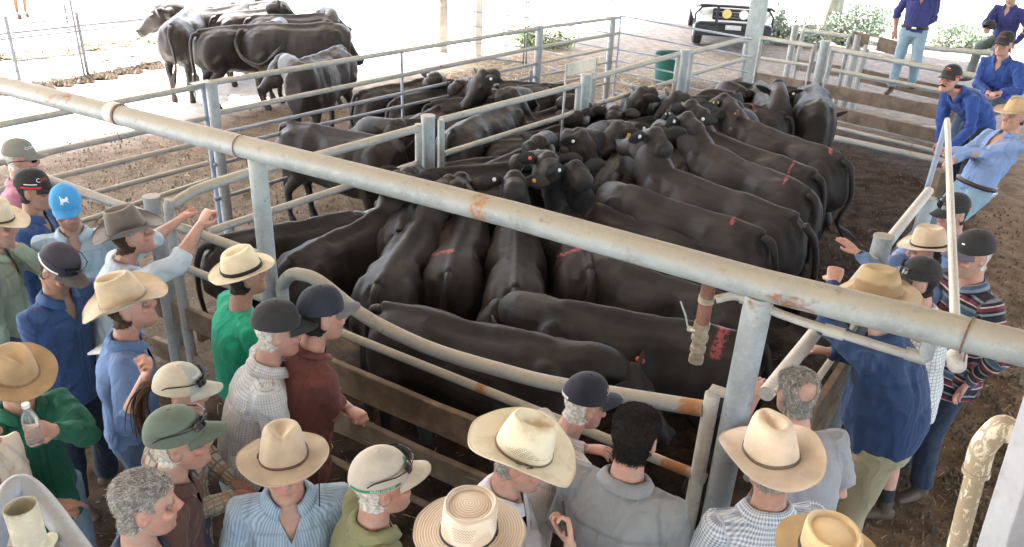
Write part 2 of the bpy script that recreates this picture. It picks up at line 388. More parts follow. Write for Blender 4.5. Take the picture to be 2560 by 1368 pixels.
def post(parent, top, r, m=GALV, z0=-.1, name='post', cap=True):
    t = np.array(top, float); V, F = tube([[t[0], t[1], z0], [t[0], t[1], (z0+t[2])/2], t], [r]*3, n=18, rnd=False)
    mm = M().add(V, F)
    if cap: V, F = tube([t+[0, 0, -.012], t+[0, 0, .006]], [r*1.06]*2, n=18, rnd=False); mm.add(V, F)
    return mm.build(name, m, parent, 'auto')
def vert(parent, pl, x, y, z0, r, m=GALV, name='upright'):
    t = onp(pl, x, y); return pipe(parent, name, [[t[0], t[1], z0], t], r, m)
def fence(name, label, cat, group=None): return tag(empty(name), label, cat, group)
def rails(o, pl, segs, r, m, name='rail'):
    for s in segs:
        rr = s[4] if len(s) > 4 else r
        pipe(o, name, [onp(pl, s[0], s[1]), onp(pl, s[2], s[3])], rr, m)

# 1 overhead pipe on two posts in front of the pen
o = fence('overhead_pipe', 'thick grey pipe running overhead across the whole view on two posts', 'pipe')
a, b = onp(FP, -260, 147), onp(FP, 2790, 925)
mid = [onp(FP, x, y) for x, y in ((0, 212), (640, 375), (1280, 537), (1900, 710), (2560, 872))]
pm = pipe(o, 'pipe', [a]+mid+[b], .068, GALV, 24, 0, [(onp(FP, 1210, 520), .10), (onp(FP, 1900, 720), .05)])
for x, y in ((640, 375), (1905, 712)):
    t = onp(FP, x, y); post(o, t-[0, 0, .05], .054 if x < 1000 else .062, GALV, cap=False)
post(o, a+(mid[0]-a)*.12-[0, 0, .05], .054, GALV, cap=False); post(o, b+(mid[-1]-b)*.2-[0, 0, .05], .06, GALV, cap=False)
c = onp(FP, 292, 285); d = FP[2]
V, F = tube([c-d*.06, c-d*.05, c+d*.03, c+d*.035], [.069, .074, .074, .069], n=24, rnd=False); M().add(V, F).build('collar', PALE, o, 'auto')
V, F = tube([c+d*.037, c+d*.052], [.0745, .0745], n=24, rnd=False); M().add(V, F).build('rust_ring', WIRE, o, 'auto')
for x, y in ((607, 366), (2417, 838)):
    c = onp(FP, x, y); t = np.linspace(0, 2*PI, 25)
    P = [c+.072*(math.cos(q)*np.array([0, 0, 1])+math.sin(q)*FP[1])+d*.01*math.sin(q) for q in t]+[c+[0, 0, -.12]+d*.02]
    pipe(o, 'wire_tie', P, .0035, WIRE, 6)
c = onp(FP, 285, 300); pipe(o, 'wire_tie', [c, c+[0, 0, -.10]+d*.015, c+[0, 0, -.15]+d*.045, c+[0, 0, -.11]+d*.05], .003, WIRE, 6)
seated(o, (*at(1880, 1500, 0)[:2], 0))
# hanging tap and the small water pipe with its elbow
t = onp(FP, 1776, 690); dn = np.array([0, 0, -1.])
vt = fence('tap', 'brass tap with lever hanging under a brown pipe stub', 'tap')
PIPEBR = mat('brown_pipe', (.16, .075, .05), .45, .35, 15, .3)
M().add(*tube([t+dn*.03, t+dn*.24], [.031]*2, n=20, rnd=False)).build('pipe_stub', PIPEBR, vt, 'auto')
for z, r, h in ((.10, .036, .03), (.235, .038, .028), (.265, .033, .05), (.30, .040, .022), (.335, .031, .03), (.36, .037, .022), (.39, .030, .03), (.412, .034, .03)):
    M().add(*tube([t+dn*z, t+dn*(z+h)], [r]*2, n=8 if r > .0365 else 16, rnd=False)).build('valve_fitting', BRASS, vt, 'auto')
lv = -RIGHT*.8+np.array([0, 0, .25]); q = t+dn*.285
M().add(*tube([q, q+lv*.07], [.014, .014], n=8)).build('valve_stem', BRASS, vt, 'auto')
M().add(*tube([q+lv*.075, q+lv*.10+[0, 0, .06], q+lv*.14+[0, 0, .12]], [(.004, .012), (.004, .014), (.004, .01)], n=8)).build('lever', GALV, vt, 'auto')
seated(vt, (t[0], t[1], t[2]-.44))
wp = fence('water_pipe', 'thin dusty water pipe with an elbow hung under the overhead pipe', 'pipe')
p0 = onp(FP, 1795, 742)-FP[1]*.03; pp = [p0, onp(FP, 1850, 742), onp(FP, 1950, 785), onp(FP, 2085, 830), onp(FP, 2290, 892), onp(FP, 2318, 885), onp(FP, 2325, 850)]
pipe(wp, 'pipe', pp, .019, GALV2, 12, 5)
for i, (x, y) in enumerate(((1875, 750), (2085, 830), (2290, 890))):
    c = onp(FP, x, y); M().add(*tube([c-FP[2]*.04, c+FP[2]*.04], [.026]*2, n=14, rnd=False)).build('pipe_joint', GALV2, wp, 'auto')
c = onp(FP, 2318, 878); M().add(*tube([c+[0, 0, -.03], c+[0, 0, .05]], [.027]*2, n=14, rnd=False)).build('elbow', GALV, wp, 'auto')
seated(wp, tuple(p0))
# 2 front gate with its dipped top rail
o = fence('gate', 'heavy cattle gate with a dipping curved top rail and timber boards', 'gate', None)
pts = [onp(FP, *q) for q in ((707, 742), (707, 712), (724, 690), (750, 686), (800, 705), (900, 783), (1000, 838), (1100, 880), (1250, 925), (1400, 962), (1760, 1022))]
pts = [np.array([pts[0][0], pts[0][1], .2])]+pts
pipe(o, 'top_rail', pts, .040, GALV, 18, 6, [(onp(FP, 1733, 1018), .09)])
pipe(o, 'rail', [onp(FP, 735, 785), onp(FP, 1765, 1197)], .027, GALV2, 14, 0, [(onp(FP, 1205, 975), .06), (onp(FP, 1690, 1165), .10)])
e = onp(FP, 1782, 985); M().add(*tube([[e[0], e[1], .15], e], [.036]*2, n=16, rnd=False)).build('end_post', RUSTY, o, 'auto')
for (x, y, hh) in ((700, 843, .21), (700, 958, .17), (700, 1080, .12)):
    a = onp(FP, x, y); board(o, a, [e[0], e[1], a[2]-.02], hh, .045, WOOD)
rails(o, FP, [(720, 1030, 1740, 1385, .022)], .022, GALV2)
h = onp(FP, 1795, 982); R = frame(FP[2]); M().add(*box(h+FP[2]*.06+[0, 0, .01], (.20, .07, .014), R, .004)).build('hinge_plate', GALV2, o, False)
seated(o, (e[0], e[1], 0))
# 3 fence left of it, in the same line
o = fence('cattle_fence', 'grey rail and timber fence in front of the men on the left', 'fence', 'pipe fences of the pens')
rails(o, FP, [(60, 425, 395, 548), (395, 548, 680, 650), (420, 652, 690, 760, .028)], .032, GALV)
for x, y, r in ((378, 492, .055), (600, 640, .03)): post(o, onp(FP, x, y), r, GALV)
a = onp(FP, 385, 735); b = onp(FP, 700, 860); board(o, a, b, .16, .05); a = onp(FP, 385, 840); b = onp(FP, 700, 970); board(o, a, b, .16, .05)
seated(o, (*onp(FP, 378, 492)[:2], 0))
# 4 line between the two pens: gates and posts
BIG = .058
def gate(label, pl, top, others, z0, r=.03, planks=(), rc=False, m=GALV2, name='gate'):
    o = fence(name, label, 'gate', 'gates between the pens'); a, b = onp(pl, *top[:2]), onp(pl, *top[2:4])
    pipe(o, 'top_rail', [a, b], r, m); pipe(o, 'upright', [[a[0], a[1], z0], a], r, m); pipe(o, 'upright', [[b[0], b[1], z0], b], r, m)
    for s in others: pipe(o, 'rail', [onp(pl, *s[:2]), onp(pl, *s[2:4])], r*.85, m)
    for (z, hh) in planks: board(o, [a[0], a[1], z], [b[0], b[1], z], hh, .045)
    seated(o, (a[0], a[1], 0)); return o
o = fence('gate', 'long pipe gate with a rounded corner beside the standing black cow', 'gate', 'gates between the pens')
g0 = onp(L2P, 425, 545); pts = [[g0[0], g0[1], .25], g0, onp(L2P, 437, 512), onp(L2P, 468, 488), onp(L2P, 520, 465), onp(L2P, 640, 428), onp(L2P, 800, 388), onp(L2P, 1042, 322)]
pipe(o, 'top_rail', pts, .036, GALV2, 16, 5)
b = onp(L2P, 1046, 310); pipe(o, 'upright', [[b[0], b[1], .3], b], .032, GALV2)
rails(o, L2P, [(525, 578, 1040, 410), (560, 660, 1045, 490)], .028, GALV2)
a = onp(L2P, 600, 650); board(o, [g0[0]+.05, g0[1]+.05, .62], [b[0], b[1], .62], .18, .05)
seated(o, (g0[0], g0[1], 0))
gate('pipe gate across the middle of the pens between two grey posts', L2P, (1103, 300, 1447, 212), [(1108, 385, 1437, 282), (1110, 455, 1440, 345)], .25, .032, [(.55, .18)])
gate('pipe gate beside the green tub behind the bracket post', L2P, (1484, 195, 1697, 135), [(1488, 262, 1692, 200), (1490, 320, 1690, 255)], .25, .032, [(.5, .18)])
o = fence('gate', 'rusty pipe gate with rounded corner against the tall steel column', 'gate', 'gates between the pens')
pts = [onp(L2P, *q) for q in ((1730, 131), (1790, 116), (1845, 102), (1858, 104), (1866, 118))]; e = pts[-1]; pts.append([e[0], e[1], .25])
pipe(o, 'top_rail', pts, .034, GALV2, 14, 5); rails(o, L2P, [(1722, 188, 1862, 148)], .03, GALV2)
a, b = onp(L2P, 1748, 228), onp(L2P, 1856, 192); board(o, a, b, .2, .05, WOOD2); a = onp(L2P, 1730, 131); pipe(o, 'upright', [[a[0], a[1], .25], a], .032, GALV2)
seated(o, (a[0], a[1], 0))
def lone(name, label, top, r, group='round posts of the pens', m=GALV, cat='post'):
    o = tag(empty(name, (top[0], top[1], 0)), label, cat, group)
    p = post(o, (0, 0, top[2]), r, m, name='shaft'); return o
lone('fence_post', 'grey round post where the two middle gates meet', onp(L2P, 1070, 290), .062)
p = lone('fence_post', 'grey round post with a dark strap carrying the bent sign bracket', onp(L2P, 1466, 186), .06)
M().add(*tube([[0, 0, 1.2], [0, 0, 1.3]], [.0635]*2, n=18, rnd=False)).build('strap', WIRE, p, 'auto')
lone('fence_post', 'grey round post standing in front of the green tub', onp(L2P, 1714, 125), .064)
t = onp(L2P, 1416, 168); s2 = onp(L2P, 1491, 152)
o = fence('sign_bracket', 'empty rusty steel sign bracket above the middle gate', 'bracket')
M().add(*box((t+s2)/2+[0, 0, -.03], (np.linalg.norm(s2-t), .012, .13), frame(s2-t))).build('plate', pipe_mat('bracket_paint', (.55, .52, .44), (.45, .34, .22), 1.2), o, False)
pipe(o, 'leg', [t+[0, 0, .03], [t[0], t[1], .9]], .013, GALV2); pipe(o, 'leg', [s2+[0, 0, .03], [s2[0], s2[1], s2[2]-.35]], .013, GALV2)
seated(o, (t[0], t[1], .9))
# 5 far line behind
o = fence('cattle_fence', 'many railed pipe fence behind the cattle from double post to rear corner', 'fence', 'pipe fences of the pens')
rails(o, L1P, [(523, 208, 1350, 70, .03), (1350, 70, 1548, 44, .028)], .03, GALV2, 'top_rail')
rails(o, L1P, [(535, 284, 1348, 118), (1348, 118, 1545, 83)], .028, GALV2)
rails(o, L1P, [(535, 337, 1346, 158), (535, 372, 1345, 190), (535, 412, 1345, 215), (535, 456, 1344, 238), (535, 500, 1344, 258)], .021, BLUEP)
rails(o, L1P, [(1346, 158, 1543, 118), (1345, 190, 1540, 152), (1344, 215, 1538, 182), (1344, 240, 1535, 205)], .021, GALV2)
for x, y, r in ((1350, 66, .057), (1533, 42, .05)): post(o, onp(L1P, x, y), r, GALV)
vert(o, L1P, 1004, 132, .15, .018, BLUEP); vert(o, L1P, 1328, 175, .0, .03, GALV)
seated(o, (*onp(L1P, 1350, 66)[:2], 0))
LLP = plane(at(505, 215, 1.65), at(0, 312, 1.65))
o = fence('cattle_fence', 'pipe fence of five rails crossing the sunlit ground at the left', 'fence', 'pipe fences of the pens')
rails(o, LLP, [(505, 215, -60, 324, .03), (512, 296, -60, 420, .028), (516, 353, -60, 490), (520, 408, -60, 560), (523, 450, -60, 640)], .025, GALV2)
vert(o, LLP, 507, 208, .1, .03, BLUEP); vert(o, LLP, -58, 322, 0, .045, GALV, 'post')
seated(o, (*onp(LLP, 505, 215)[:2], 0))
p = lone('fence_post', 'grey capped post of the rear fence in front of the sunlit cattle', onp(L1P, 527, 206), .055)
M().add(*box((-.08, -.02, 1.70), (.2, .1, .012), frame(LLP[2]))).build('joint_plate', GALV2, p, False)
# 6 light panels round the rear corner
TP = plane(at(0, 238, 0), at(405, 157, 0))
o = fence('cattle_fence', 'thin railed steel panel fence on the bright ground at upper left', 'fence', 'pipe fences of the pens')
rails(o, TP, [(-40, 90, 366, 47, .022), (-40, 104, 366, 60, .018), (-40, 138, 372, 100), (-40, 160, 392, 113, .013), (-40, 189, 400, 88+46), (-40, 215, 400, 158-32), (-40, 240, 400, 143+8)], .011, DARKR)
for x, y in ((190, 30), (12, 40)): vert(o, TP, x, y, 0, .03, DARKR, 'post')
vert(o, TP, 172, -12, 0, .022, DARKR, 'post')
for x, y in ((57, 96), (318, 68)): vert(o, TP, x, y, .05, .008, DARKR)
board(o, onp(TP, -40, 244), onp(TP, 402, 157), .14, .05, WOOD2, 'bottom_board')
seated(o, (*onp(TP, 190, 30)[:2], 0))
TP2 = plane(at(-40, 140, 0), at(360, 80, 0))
o = fence('cattle_fence', 'second thin rail fence farther off above the brown animal at upper left', 'fence', 'pipe fences of the pens')
rails(o, TP2, [(-40, 44, 560, -18), (-40, 70, 520, 8), (-40, 100, 420, 44)], .018, DARKR)
for x, y in ((160, 10), (8, 36)): vert(o, TP2, x, y, 0, .02, DARKR, 'post')
seated(o, (*onp(TP2, 160, 10)[:2], 0))
NP = plane(at(1553, 40, 1.65), at(1750, 74, 1.65))
o = fence('cattle_fence', 'light steel panel fence in front of the parked utility vehicle', 'fence', 'pipe fences of the pens')
rails(o, NP, [(1553, 40, 1880, 98, .018), (1550, 82, 1880, 143), (1548, 124, 1870, 180), (1546, 152, 1865, 222), (1544, 178, 1860, 252), (1541, 205, 1850, 275), (1537, 232, 1840, 300)], .015, BLUEP)
vert(o, NP, 1553, 38, .02, .016, BLUEP); vert(o, NP, 1556, -2, .02, .01, BLUEP)
seated(o, (*onp(NP, 1553, 38)[:2], 0))
WP = plane(onp(L1P, 1345, 66), onp(L1P, 1345, 66)+at(1095, 22, 1.7)-at(1325, 46, 1.7))
WP = plane(at(1318, 172, 0), at(1120, 120, 0))
o = fence('cattle_fence', 'pale thin rail fence in the glare beside the timber shed post', 'fence', 'pipe fences of the pens')
rails(o, WP, [(1095, 20, 1318, 44), (1095, 57, 1316, 80), (1095, 100, 1312, 118), (1125, 134, 1306, 155), (1240, 0, 1322, 6)], .018, DARKR)
for x, y in ((1324, -20), (1317, -18)): vert(o, WP, x, y, 0, .014, DARKR, 'post')
seated(o, (*onp(WP, 1324, 0)[:2], 0))
EP = plane(at(1318, 172, 0), onp(L1P, 1533, 205))
o = fence('cattle_fence', 'thin angled panel fence behind the rear corner post', 'fence', 'pipe fences of the pens')
rails(o, EP, [(1322, 3, 1540, 46), (1322, 46, 1530, 84), (1320, 83, 1520, 122), (1316, 118, 1500, 160), (1312, 155, 1480, 196), (1326, -34, 1556, 6)], .015, DARKR)
seated(o, (*onp(EP, 1322, 3)[:2], 0))
# 7 rear end of the sale pen: pipe gates over wide boards
o = fence('gate', 'dusty two rail gate over a board right of the steel column', 'gate', 'gates between the pens')
rails(o, BP, [(1906, 95, 2036, 116, .038), (1904, 146, 2028, 165, .03)], .03, GALV2); vert(o, BP, 2037, 112, .35, .036, GALV2); vert(o, BP, 1905, 92, .35, .034, GALV2)
board(o, onp(BP, 1895, 182), onp(BP, 2048, 207), .17, .06, WOOD2)
seated(o, (*onp(BP, 1905, 92)[:2], 0))
lone('fence_post', 'grey round post between the two rear gates behind the cattle', onp(BP, 2064, 103), .075)
o = fence('gate', 'long rear fence gate with two rails over two wide boards', 'gate', 'gates between the pens')
rails(o, BP, [(2082, 123, 2480, 198, .042), (2080, 175, 2480, 251, .032)], .03, GALV2); vert(o, BP, 2082, 120, .3, .04, GALV2)
board(o, onp(BP, 2050, 207), onp(BP, 2480, 287), .20, .07, WOOD2); board(o, onp(BP, 2050, 258), onp(BP, 2480, 354), .19, .07, WOOD2)
rails(o, BP, [(2090, 301, 2480, 390, .03), (2090, 319, 2480, 411, .03), (2086, 345, 2480, 430, .05)], .03, GALV2, 'bottom_rail')
seated(o, (*onp(BP, 2082, 124)[:2], 0))
BP2 = plane(BP[0]+U3*1.55, BP[0]+U3*1.55+BP[2]); 
o = fence('cattle_fence', 'drafting race fence of grey uprights and rails behind the rear gate', 'fence', 'pipe fences of the pens')
rails(o, BP2, [(2010, 76, 2128, 92, .038), (1990, 160, 2110, 182, .03), (2200, 330-18, 2480, 330, .035), (2140, 190, 2480, 256, .04), (2300, 118, 2480, 134, .04)], .03, GALV2)
for x, y, r in ((1990, 62, .06), (2008, 78, .04), (2125, 92, .04), (2148, 88, .07), (2168, 112, .055)): vert(o, BP2, x, y, 0, r, GALV2, 'post')
board(o, onp(BP2, 2000, 148), onp(BP2, 2106, 164), .2, .06, WOOD2); board(o, onp(BP2, 2155, 172), onp(BP2, 2480, 240), .22, .06, WOOD2)
seated(o, (*onp(BP2, 2008, 78)[:2], 0))
o = fence('number_board', 'timber board with a white 2588 number card beside the standing man', 'sign')
bd = board(o, onp(BP2, 2136, 78), onp(BP2, 2248, 104), .22, .05, WOOD2, 'board')
c = (onp(BP2, 2178, 90)+onp(BP2, 2202, 94))/2-BP2[1]*0; nn = BP2[1] if (EYE-c)@BP2[1] > 0 else -BP2[1]
Rb = np.stack([-np.cross(nn, [0, 0, 1])*1.0, np.array([0, 0, 1.]), nn], 1); Rb[:, 0] = np.cross([0, 0, 1], nn); 
WHITEC = mat('white_card', (.80, .80, .76), .7, .03, 5, 0); INK = mat('black_ink', (.02, .02, .02), .6, 0, 5, 0)
cc = c+nn*.04+[0, 0, -.11]
M().add(*box(cc, (.165, .21, .006), Rb)).build('number_card', WHITEC, o, False)
def text(parent, s, m, size, org, R, name='lettering', ext=.002, italic=0, wrap=None):
    cu = bpy.data.curves.new('t', 'FONT'); cu.body = s; cu.size = size; cu.align_x = 'CENTER'; cu.align_y = 'CENTER'; cu.extrude = ext; cu.shear = italic; cu.resolution_u = 3
    tmp = bpy.data.objects.new('t', cu); COL.objects.link(tmp)
    me = bpy.data.meshes.new_from_object(tmp.evaluated_get(bpy.context.evaluated_depsgraph_get())); bpy.data.objects.remove(tmp); bpy.data.curves.remove(cu)
    V = np.array([v.co[:] for v in me.vertices]); F = [tuple(p.vertices) for p in me.polygons]; bpy.data.meshes.remove(me)
    V = wrap(V) if wrap else V@np.asarray(R).T+np.asarray(org)
    return M().add(V, F).build(name, m, parent, False)
text(o, '2588', INK, .088, cc+nn*.006, Rb, 'number')
seated(o, (*c[:2], 0))
# 8 right side: sloping thick rail, capped posts, tall pole frame
o = fence('cattle_fence', 'thick pale rail on round posts at the right side of the sale pen', 'fence', 'pipe fences of the pens')
a, b = onp(RP, 1915, 985), onp(RP, 2322, 478); pipe(o, 'top_rail', [a, b], .038, PALE, 18)
pipe(o, 'rail', [[a[0], a[1], .95], [b[0], b[1], .95]], .022, GALV2); board(o, [a[0], a[1], .7], [b[0], b[1], .7], .2, .05); board(o, [a[0], a[1], .38], [b[0], b[1], .38], .2, .05)
seated(o, (a[0], a[1], 0))
off = -RP[1]*.09 if (RP[1]@V3) < 0 else RP[1]*.09
lone('fence_post', 'capped grey post under the reaching arm at the right fence', onp(RP, 2203, 590)+off*.2, .062)
t = onp(RP, 2243, 617); lone('fence_post', 'small grey post with flat cap touching the capped post', t+off, .045)
t = onp(RP, 2322, 500)+[0, 0, 0]; lone('fence_post', 'thick grey post at the far end of the pale rail', [t[0], t[1], 1.32], .06)
o = fence('pole_frame', 'tall pale pole running from an upright pipe to the overhead pipe', 'pole')
t0 = at(2368, 300, 2.0); t1 = at(2392, 905, 1.99)
pipe(o, 'pole', [t0, t1], .021, PALE, 14); pipe(o, 'upright', [[t0[0], t0[1], .0], [t0[0], t0[1], 1.99]], .022, BLUEP, 14)
e = nrm(t1-t0); M().add(*tube([t1-e*.05, t1+e*.03], [.038, .034], n=16)).build('end_cap', PALE, o, 'auto')
seated(o, (t0[0], t0[1], 0))
t = at(2350, 425, 1.35); o = tag(empty('timber_post', (t[0], t[1], 0)), 'square cut timber post the leaning man holds on to', 'post')
M().add(*box((0, 0, t[2]/2), (.12, .12, t[2]), rotz(.5), .006)).build('shaft', WOOD, o, False)
# 9 tall steel column, shed posts
o = tag(empty('steel_column'), 'tall grey steel column with brown edge at the rear of the pen', 'column'); cpos = onp(BP, 1868, 190); cpos = np.array([cpos[0], cpos[1], 0])
R = rotz(rad(-12)); RUSTE = pipe_mat('column_edge', (.22, .18, .14), (.25, .19, .13), 1.0, dustamt=.5)
M().add(*box((0, 0, 3), (.28, .012, 6), R)).build('flange', STEEL, o, False); M().add(*box(R@[0, .14, 3], (.012, .268, 6), R)).build('web', RUSTE, o, False)
M().add(*box(R@[0, .28, 3], (.28, .012, 6), R)).build('flange', STEEL, o, False)
M().add(*box(R@[.10, .13, 3], (.07, .20, 6), R)).build('downpipe', RUSTE, o, False)
for z in (1.15, 1.62): M().add(*box(R@[.10, .13, z], (.10, .24, .05), R)).build('bracket', RUSTY, o, False)
o.location = cpos
def shedpost(x, y, wdt, label, m, dep=None):
    p = at(x, y, 0) if dep is None else dep; o = tag(empty('timber_post', (p[0], p[1], 0)), label, 'post', 'shed posts at the rear')
    M().add(*box((0, 0, 2.8), (wdt, wdt, 5.8), rotz(.4), .008)).build('shaft', m, o, False)
shedpost(1106, 128, .20, 'grey brown timber shed post standing in the glare', wood_mat('grey_post_timber', (.22, .20, .175), (.34, .32, .29), (2, 2, 2)))
shedpost(1193, 136, .17, 'pale post beside the brown timber shed post', mat('pale_post', (.62, .58, .50), .8, .1, 4))
p = at(2068, 98, 0); o = tag(empty('tree_trunk', (p[0], p[1], 0)), 'tall bare grey trunk standing behind the race fence', 'tree')
M().add(*tube([[0, 0, -.1], [.02, 0, 1.2], [.05, 0, 2.6], [.12, .02, 5]], [.27, .22, .2, .17], n=16)).build('trunk', wood_mat('bark', (.22, .22, .19), (.36, .36, .31), (6, 6, 1.5)), o)
# 10 nearest pipes: bottom corners
o = fence('handrail', 'bent grey handrail in the bottom left corner beside the open post', 'rail')
P = [at(x, y, h) for x, y, h in ((-30, 1440, 1.9), (5, 1290, 2.1), (20, 1235, 2.15), (55, 1212, 2.15), (110, 1258, 2.12), (215, 1400, 2.1), (300, 1520, 2.05))]
pipe(o, 'rail', P, .027, BLUEP, 18, 6); seated(o, (P[0][0], P[0][1], 1.9))
t = at(50, 1265, 2.32); o = tag(empty('fence_post', (t[0], t[1], 0)), 'open topped cream pipe post in the bottom left corner', 'post', 'round posts of the pens')
OPENP = pipe_mat('cream_pipe', (.55, .52, .42), (.42, .36, .24), .6)
th = []; mm = M(); V, F = tube([[0, 0, 0], [0, 0, t[2]]], [.034]*2, n=24, cap=False); mm.add(V, F); V, F = tube([[0, 0, t[2]], [0, 0, t[2]-.1]], [.031]*2, n=24, cap=False); mm.add(V, F)
mm.add(np.vstack([[(.034*math.cos(q), .034*math.sin(q), t[2]) for q in np.arange(24)*PI/12], [(.031*math.cos(q), .031*math.sin(q), t[2]) for q in np.arange(24)*PI/12]]), [(i, (i+1) % 24, 24+(i+1) % 24, 24+i) for i in range(24)])
mm.add(*tube([[0, 0, t[2]-.1], [0, 0, t[2]-.11]], [.031]*2, n=24, rnd=False), 1)
mm.build('shaft', [OPENP, mat('dead_grass', (.16, .10, .05), .9)], o, 'auto')
q = at(125, 1345, 2.1)-np.array([t[0], t[1], 0]); M().add(*tube([[.02, 0, t[2]-.12], q, q*1.0+[.1, -.12, -.15]], [.024]*3, n=14)).build('brace', OPENP, o, 'auto')
# 11 blotched pipe elbow and white post, bottom right
def blotch():
    m, n, b = newmat('peeling_pipe'); g = G(n); v = g.coord(); f = g.noise(g.coord('Object', (1, 1, .55)), 60, 7, .72, .6); e = g.noise(v, 5, 4)
    k = g.ramp(g.math('ADD', f, g.math('MULTIPLY', g.math('SUBTRACT', e, .5), .25)), .51, .56)
    c = g.mix(k, g.mix(e, (.24, .19, .13), (.34, .27, .19)), (.58, .53, .41)); g.put(b.inputs['Base Color'], c); b.inputs['Roughness'].default_value = .6
    g.put(b.inputs['Normal'], g.bump(k, .3, .004)); return m
BL = blotch(); o = fence('drain_pipe', 'peeling cream and brown drain pipe with an elbow at bottom right', 'pipe')
q0 = at(2462, 1095, 2.62); q1 = at(2378, 1420, 2.25); q2 = at(2575, 1078, 2.66)
P = smooth_path([q1+(q1-q0)*.5, q1, q0+(q1-q0)*.25], 6); M().add(*tube(P, [.0195]*len(P), n=24, rnd=False)).build('pipe', BL, o, 'auto')
P = smooth_path([q0+(q1-q0)*.24, q0+(q1-q0)*.1, q0+(q1-q0)*.03+(q2-q0)*.06, q0+(q2-q0)*.34+(q1-q0)*-.06, q0+(q2-q0)*.6], 6); M().add(*tube(P, [.0245]*len(P), n=24, rnd=False)).build('elbow', BL, o, 'auto')
M().add(*tube([q0+(q1-q0)*.22, q0+(q1-q0)*.25], [.027]*2, n=24, rnd=False)).build('pipe_joint', BL, o, 'auto')
P = [q0+(q2-q0)*.55, q0+(q2-q0)*2.2]; M().add(*tube(P, [.020]*2, n=24, rnd=False)).build('pipe', OPENP, o, 'auto')
seated(o, tuple(q1))
o = fence('white_post', 'white painted leaning steel beam in the bottom right corner', 'post')
a0, a1 = at(2650, 960, 3.0), at(2513, 1375, 2.72); d_ = a1-a0; V, F = box((0, 0, 0), (np.linalg.norm(d_)*2.6, .06, .05), None, .004); R = frame(d_)
M().add(np.array(V)@R.T+(a0+a1)/2, F).build('beam', pipe_mat('white_paint', (.24, .25, .28), (.5, .5, .48), 0, dustamt=.2), o, False); seated(o, tuple((a0+a1)/2))
# ---------------------------------------------------------------- cattle
def coat():
    m, n, b = newmat('black_coat'); g = G(n); v = g.coord()
    f = g.noise(v, 4, 5, .6); hair = g.noise(g.coord('Object', (60, 190, 120)), 1.0, 4, .6, .4); fl = g.noise(v, 160, 2)
    c = g.mix(g.ramp(f, .3, .7), (.0165, .0145, .0145), (.037, .030, .0262)); c = g.mix(g.math('MULTIPLY', hair, .5), c, (.034, .029, .027))
    pa = g.math('MULTIPLY', g.attr('paint', 'Fac'), g.ramp(g.noise(v, 30, 5, .75), .36, .60)); c = g.mix(g.math('MULTIPLY', g.ramp(pa, .12, .8), .72), c, g.mix(hair, (.36, .05, .06), (.52, .15, .15)))
    st = g.math('MULTIPLY', g.ramp(g.noise(v, 55, 4, .7), .70, .76), .35); c = g.mix(st, c, (.20, .17, .13))
    g.put(b.inputs['Base Color'], c); g.put(b.inputs['Roughness'], g.math('MULTIPLY_ADD', hair, .26, .42)); b.inputs['Specular IOR Level'].default_value = .42
    b.inputs['Sheen Weight'].default_value = .02; b.inputs['Sheen Roughness'].default_value = .45
    g.put(b.inputs['Normal'], g.bump(hair, .35, .006, g.bump(g.noise(v, 9, 5, .6), .35, .02)))
    df = g.node('ShaderNodeBsdfDiffuse'); g.put(df.inputs[0], c); mx = g.node('ShaderNodeMixShader'); mx.inputs[0].default_value = .66; n.links.new(df.outputs[0], mx.inputs[1]); n.links.new(b.outputs[0], mx.inputs[2]); n.links.new(mx.outputs[0], next(x for x in n.nodes if x.bl_idname == 'ShaderNodeOutputMaterial').inputs[0]); return m
COAT = coat(); EYEM = mat('dark_eye', (.012, .008, .006), .08, 0, 5, 0, spec=.6); NOSE = mat('wet_nose', (.03, .027, .027), .3, .2, 60, .4)
TAGW = mat('white_tag', (.78, .78, .74), .5, .03, 9, 0); TAGY = mat('yellow_tag', (.66, .38, .06), .5, .06, 9, 0); TAGR = mat('red_tag', (.70, .13, .06), .5, .05, 9, 0)
_e = M(); _e.add(*ell((0, 0, 0), (.022, .022, .022), 10, 7)); EYE_ME = _e.mesh('eye', EYEM)
_b = M(); _b.add(*tube([[-.004, 0, 0], [.005, 0, 0]], [.019, .017], n=14)); _b.add(*tube([[.005, 0, 0], [.009, 0, 0]], [.006, .005], n=8)); BUT_ME = {k: _b.mesh('ear_tag', m) for k, m in dict(w=TAGW, y=TAGY, r=TAGR).items()}
def _flag():
    o = M(); P = [(-.018, 0), (.018, 0), (.022, -.03), (.036, -.045), (.036, -.10), (-.036, -.10), (-.036, -.045), (-.022, -.03)]
    V = [(x, y, z) for x in (-.0025, .0025) for y, z in P]; n = 8
    o.add(V, [tuple(range(n)), tuple(range(n, 2*n))[::-1]]+[(i, n+i, n+(i+1) % n, (i+1) % n) for i in range(n)]); return o.mesh('ear_tag', TAGY, False)
FLAG_ME = _flag()
COWN = 0
N_full = normals
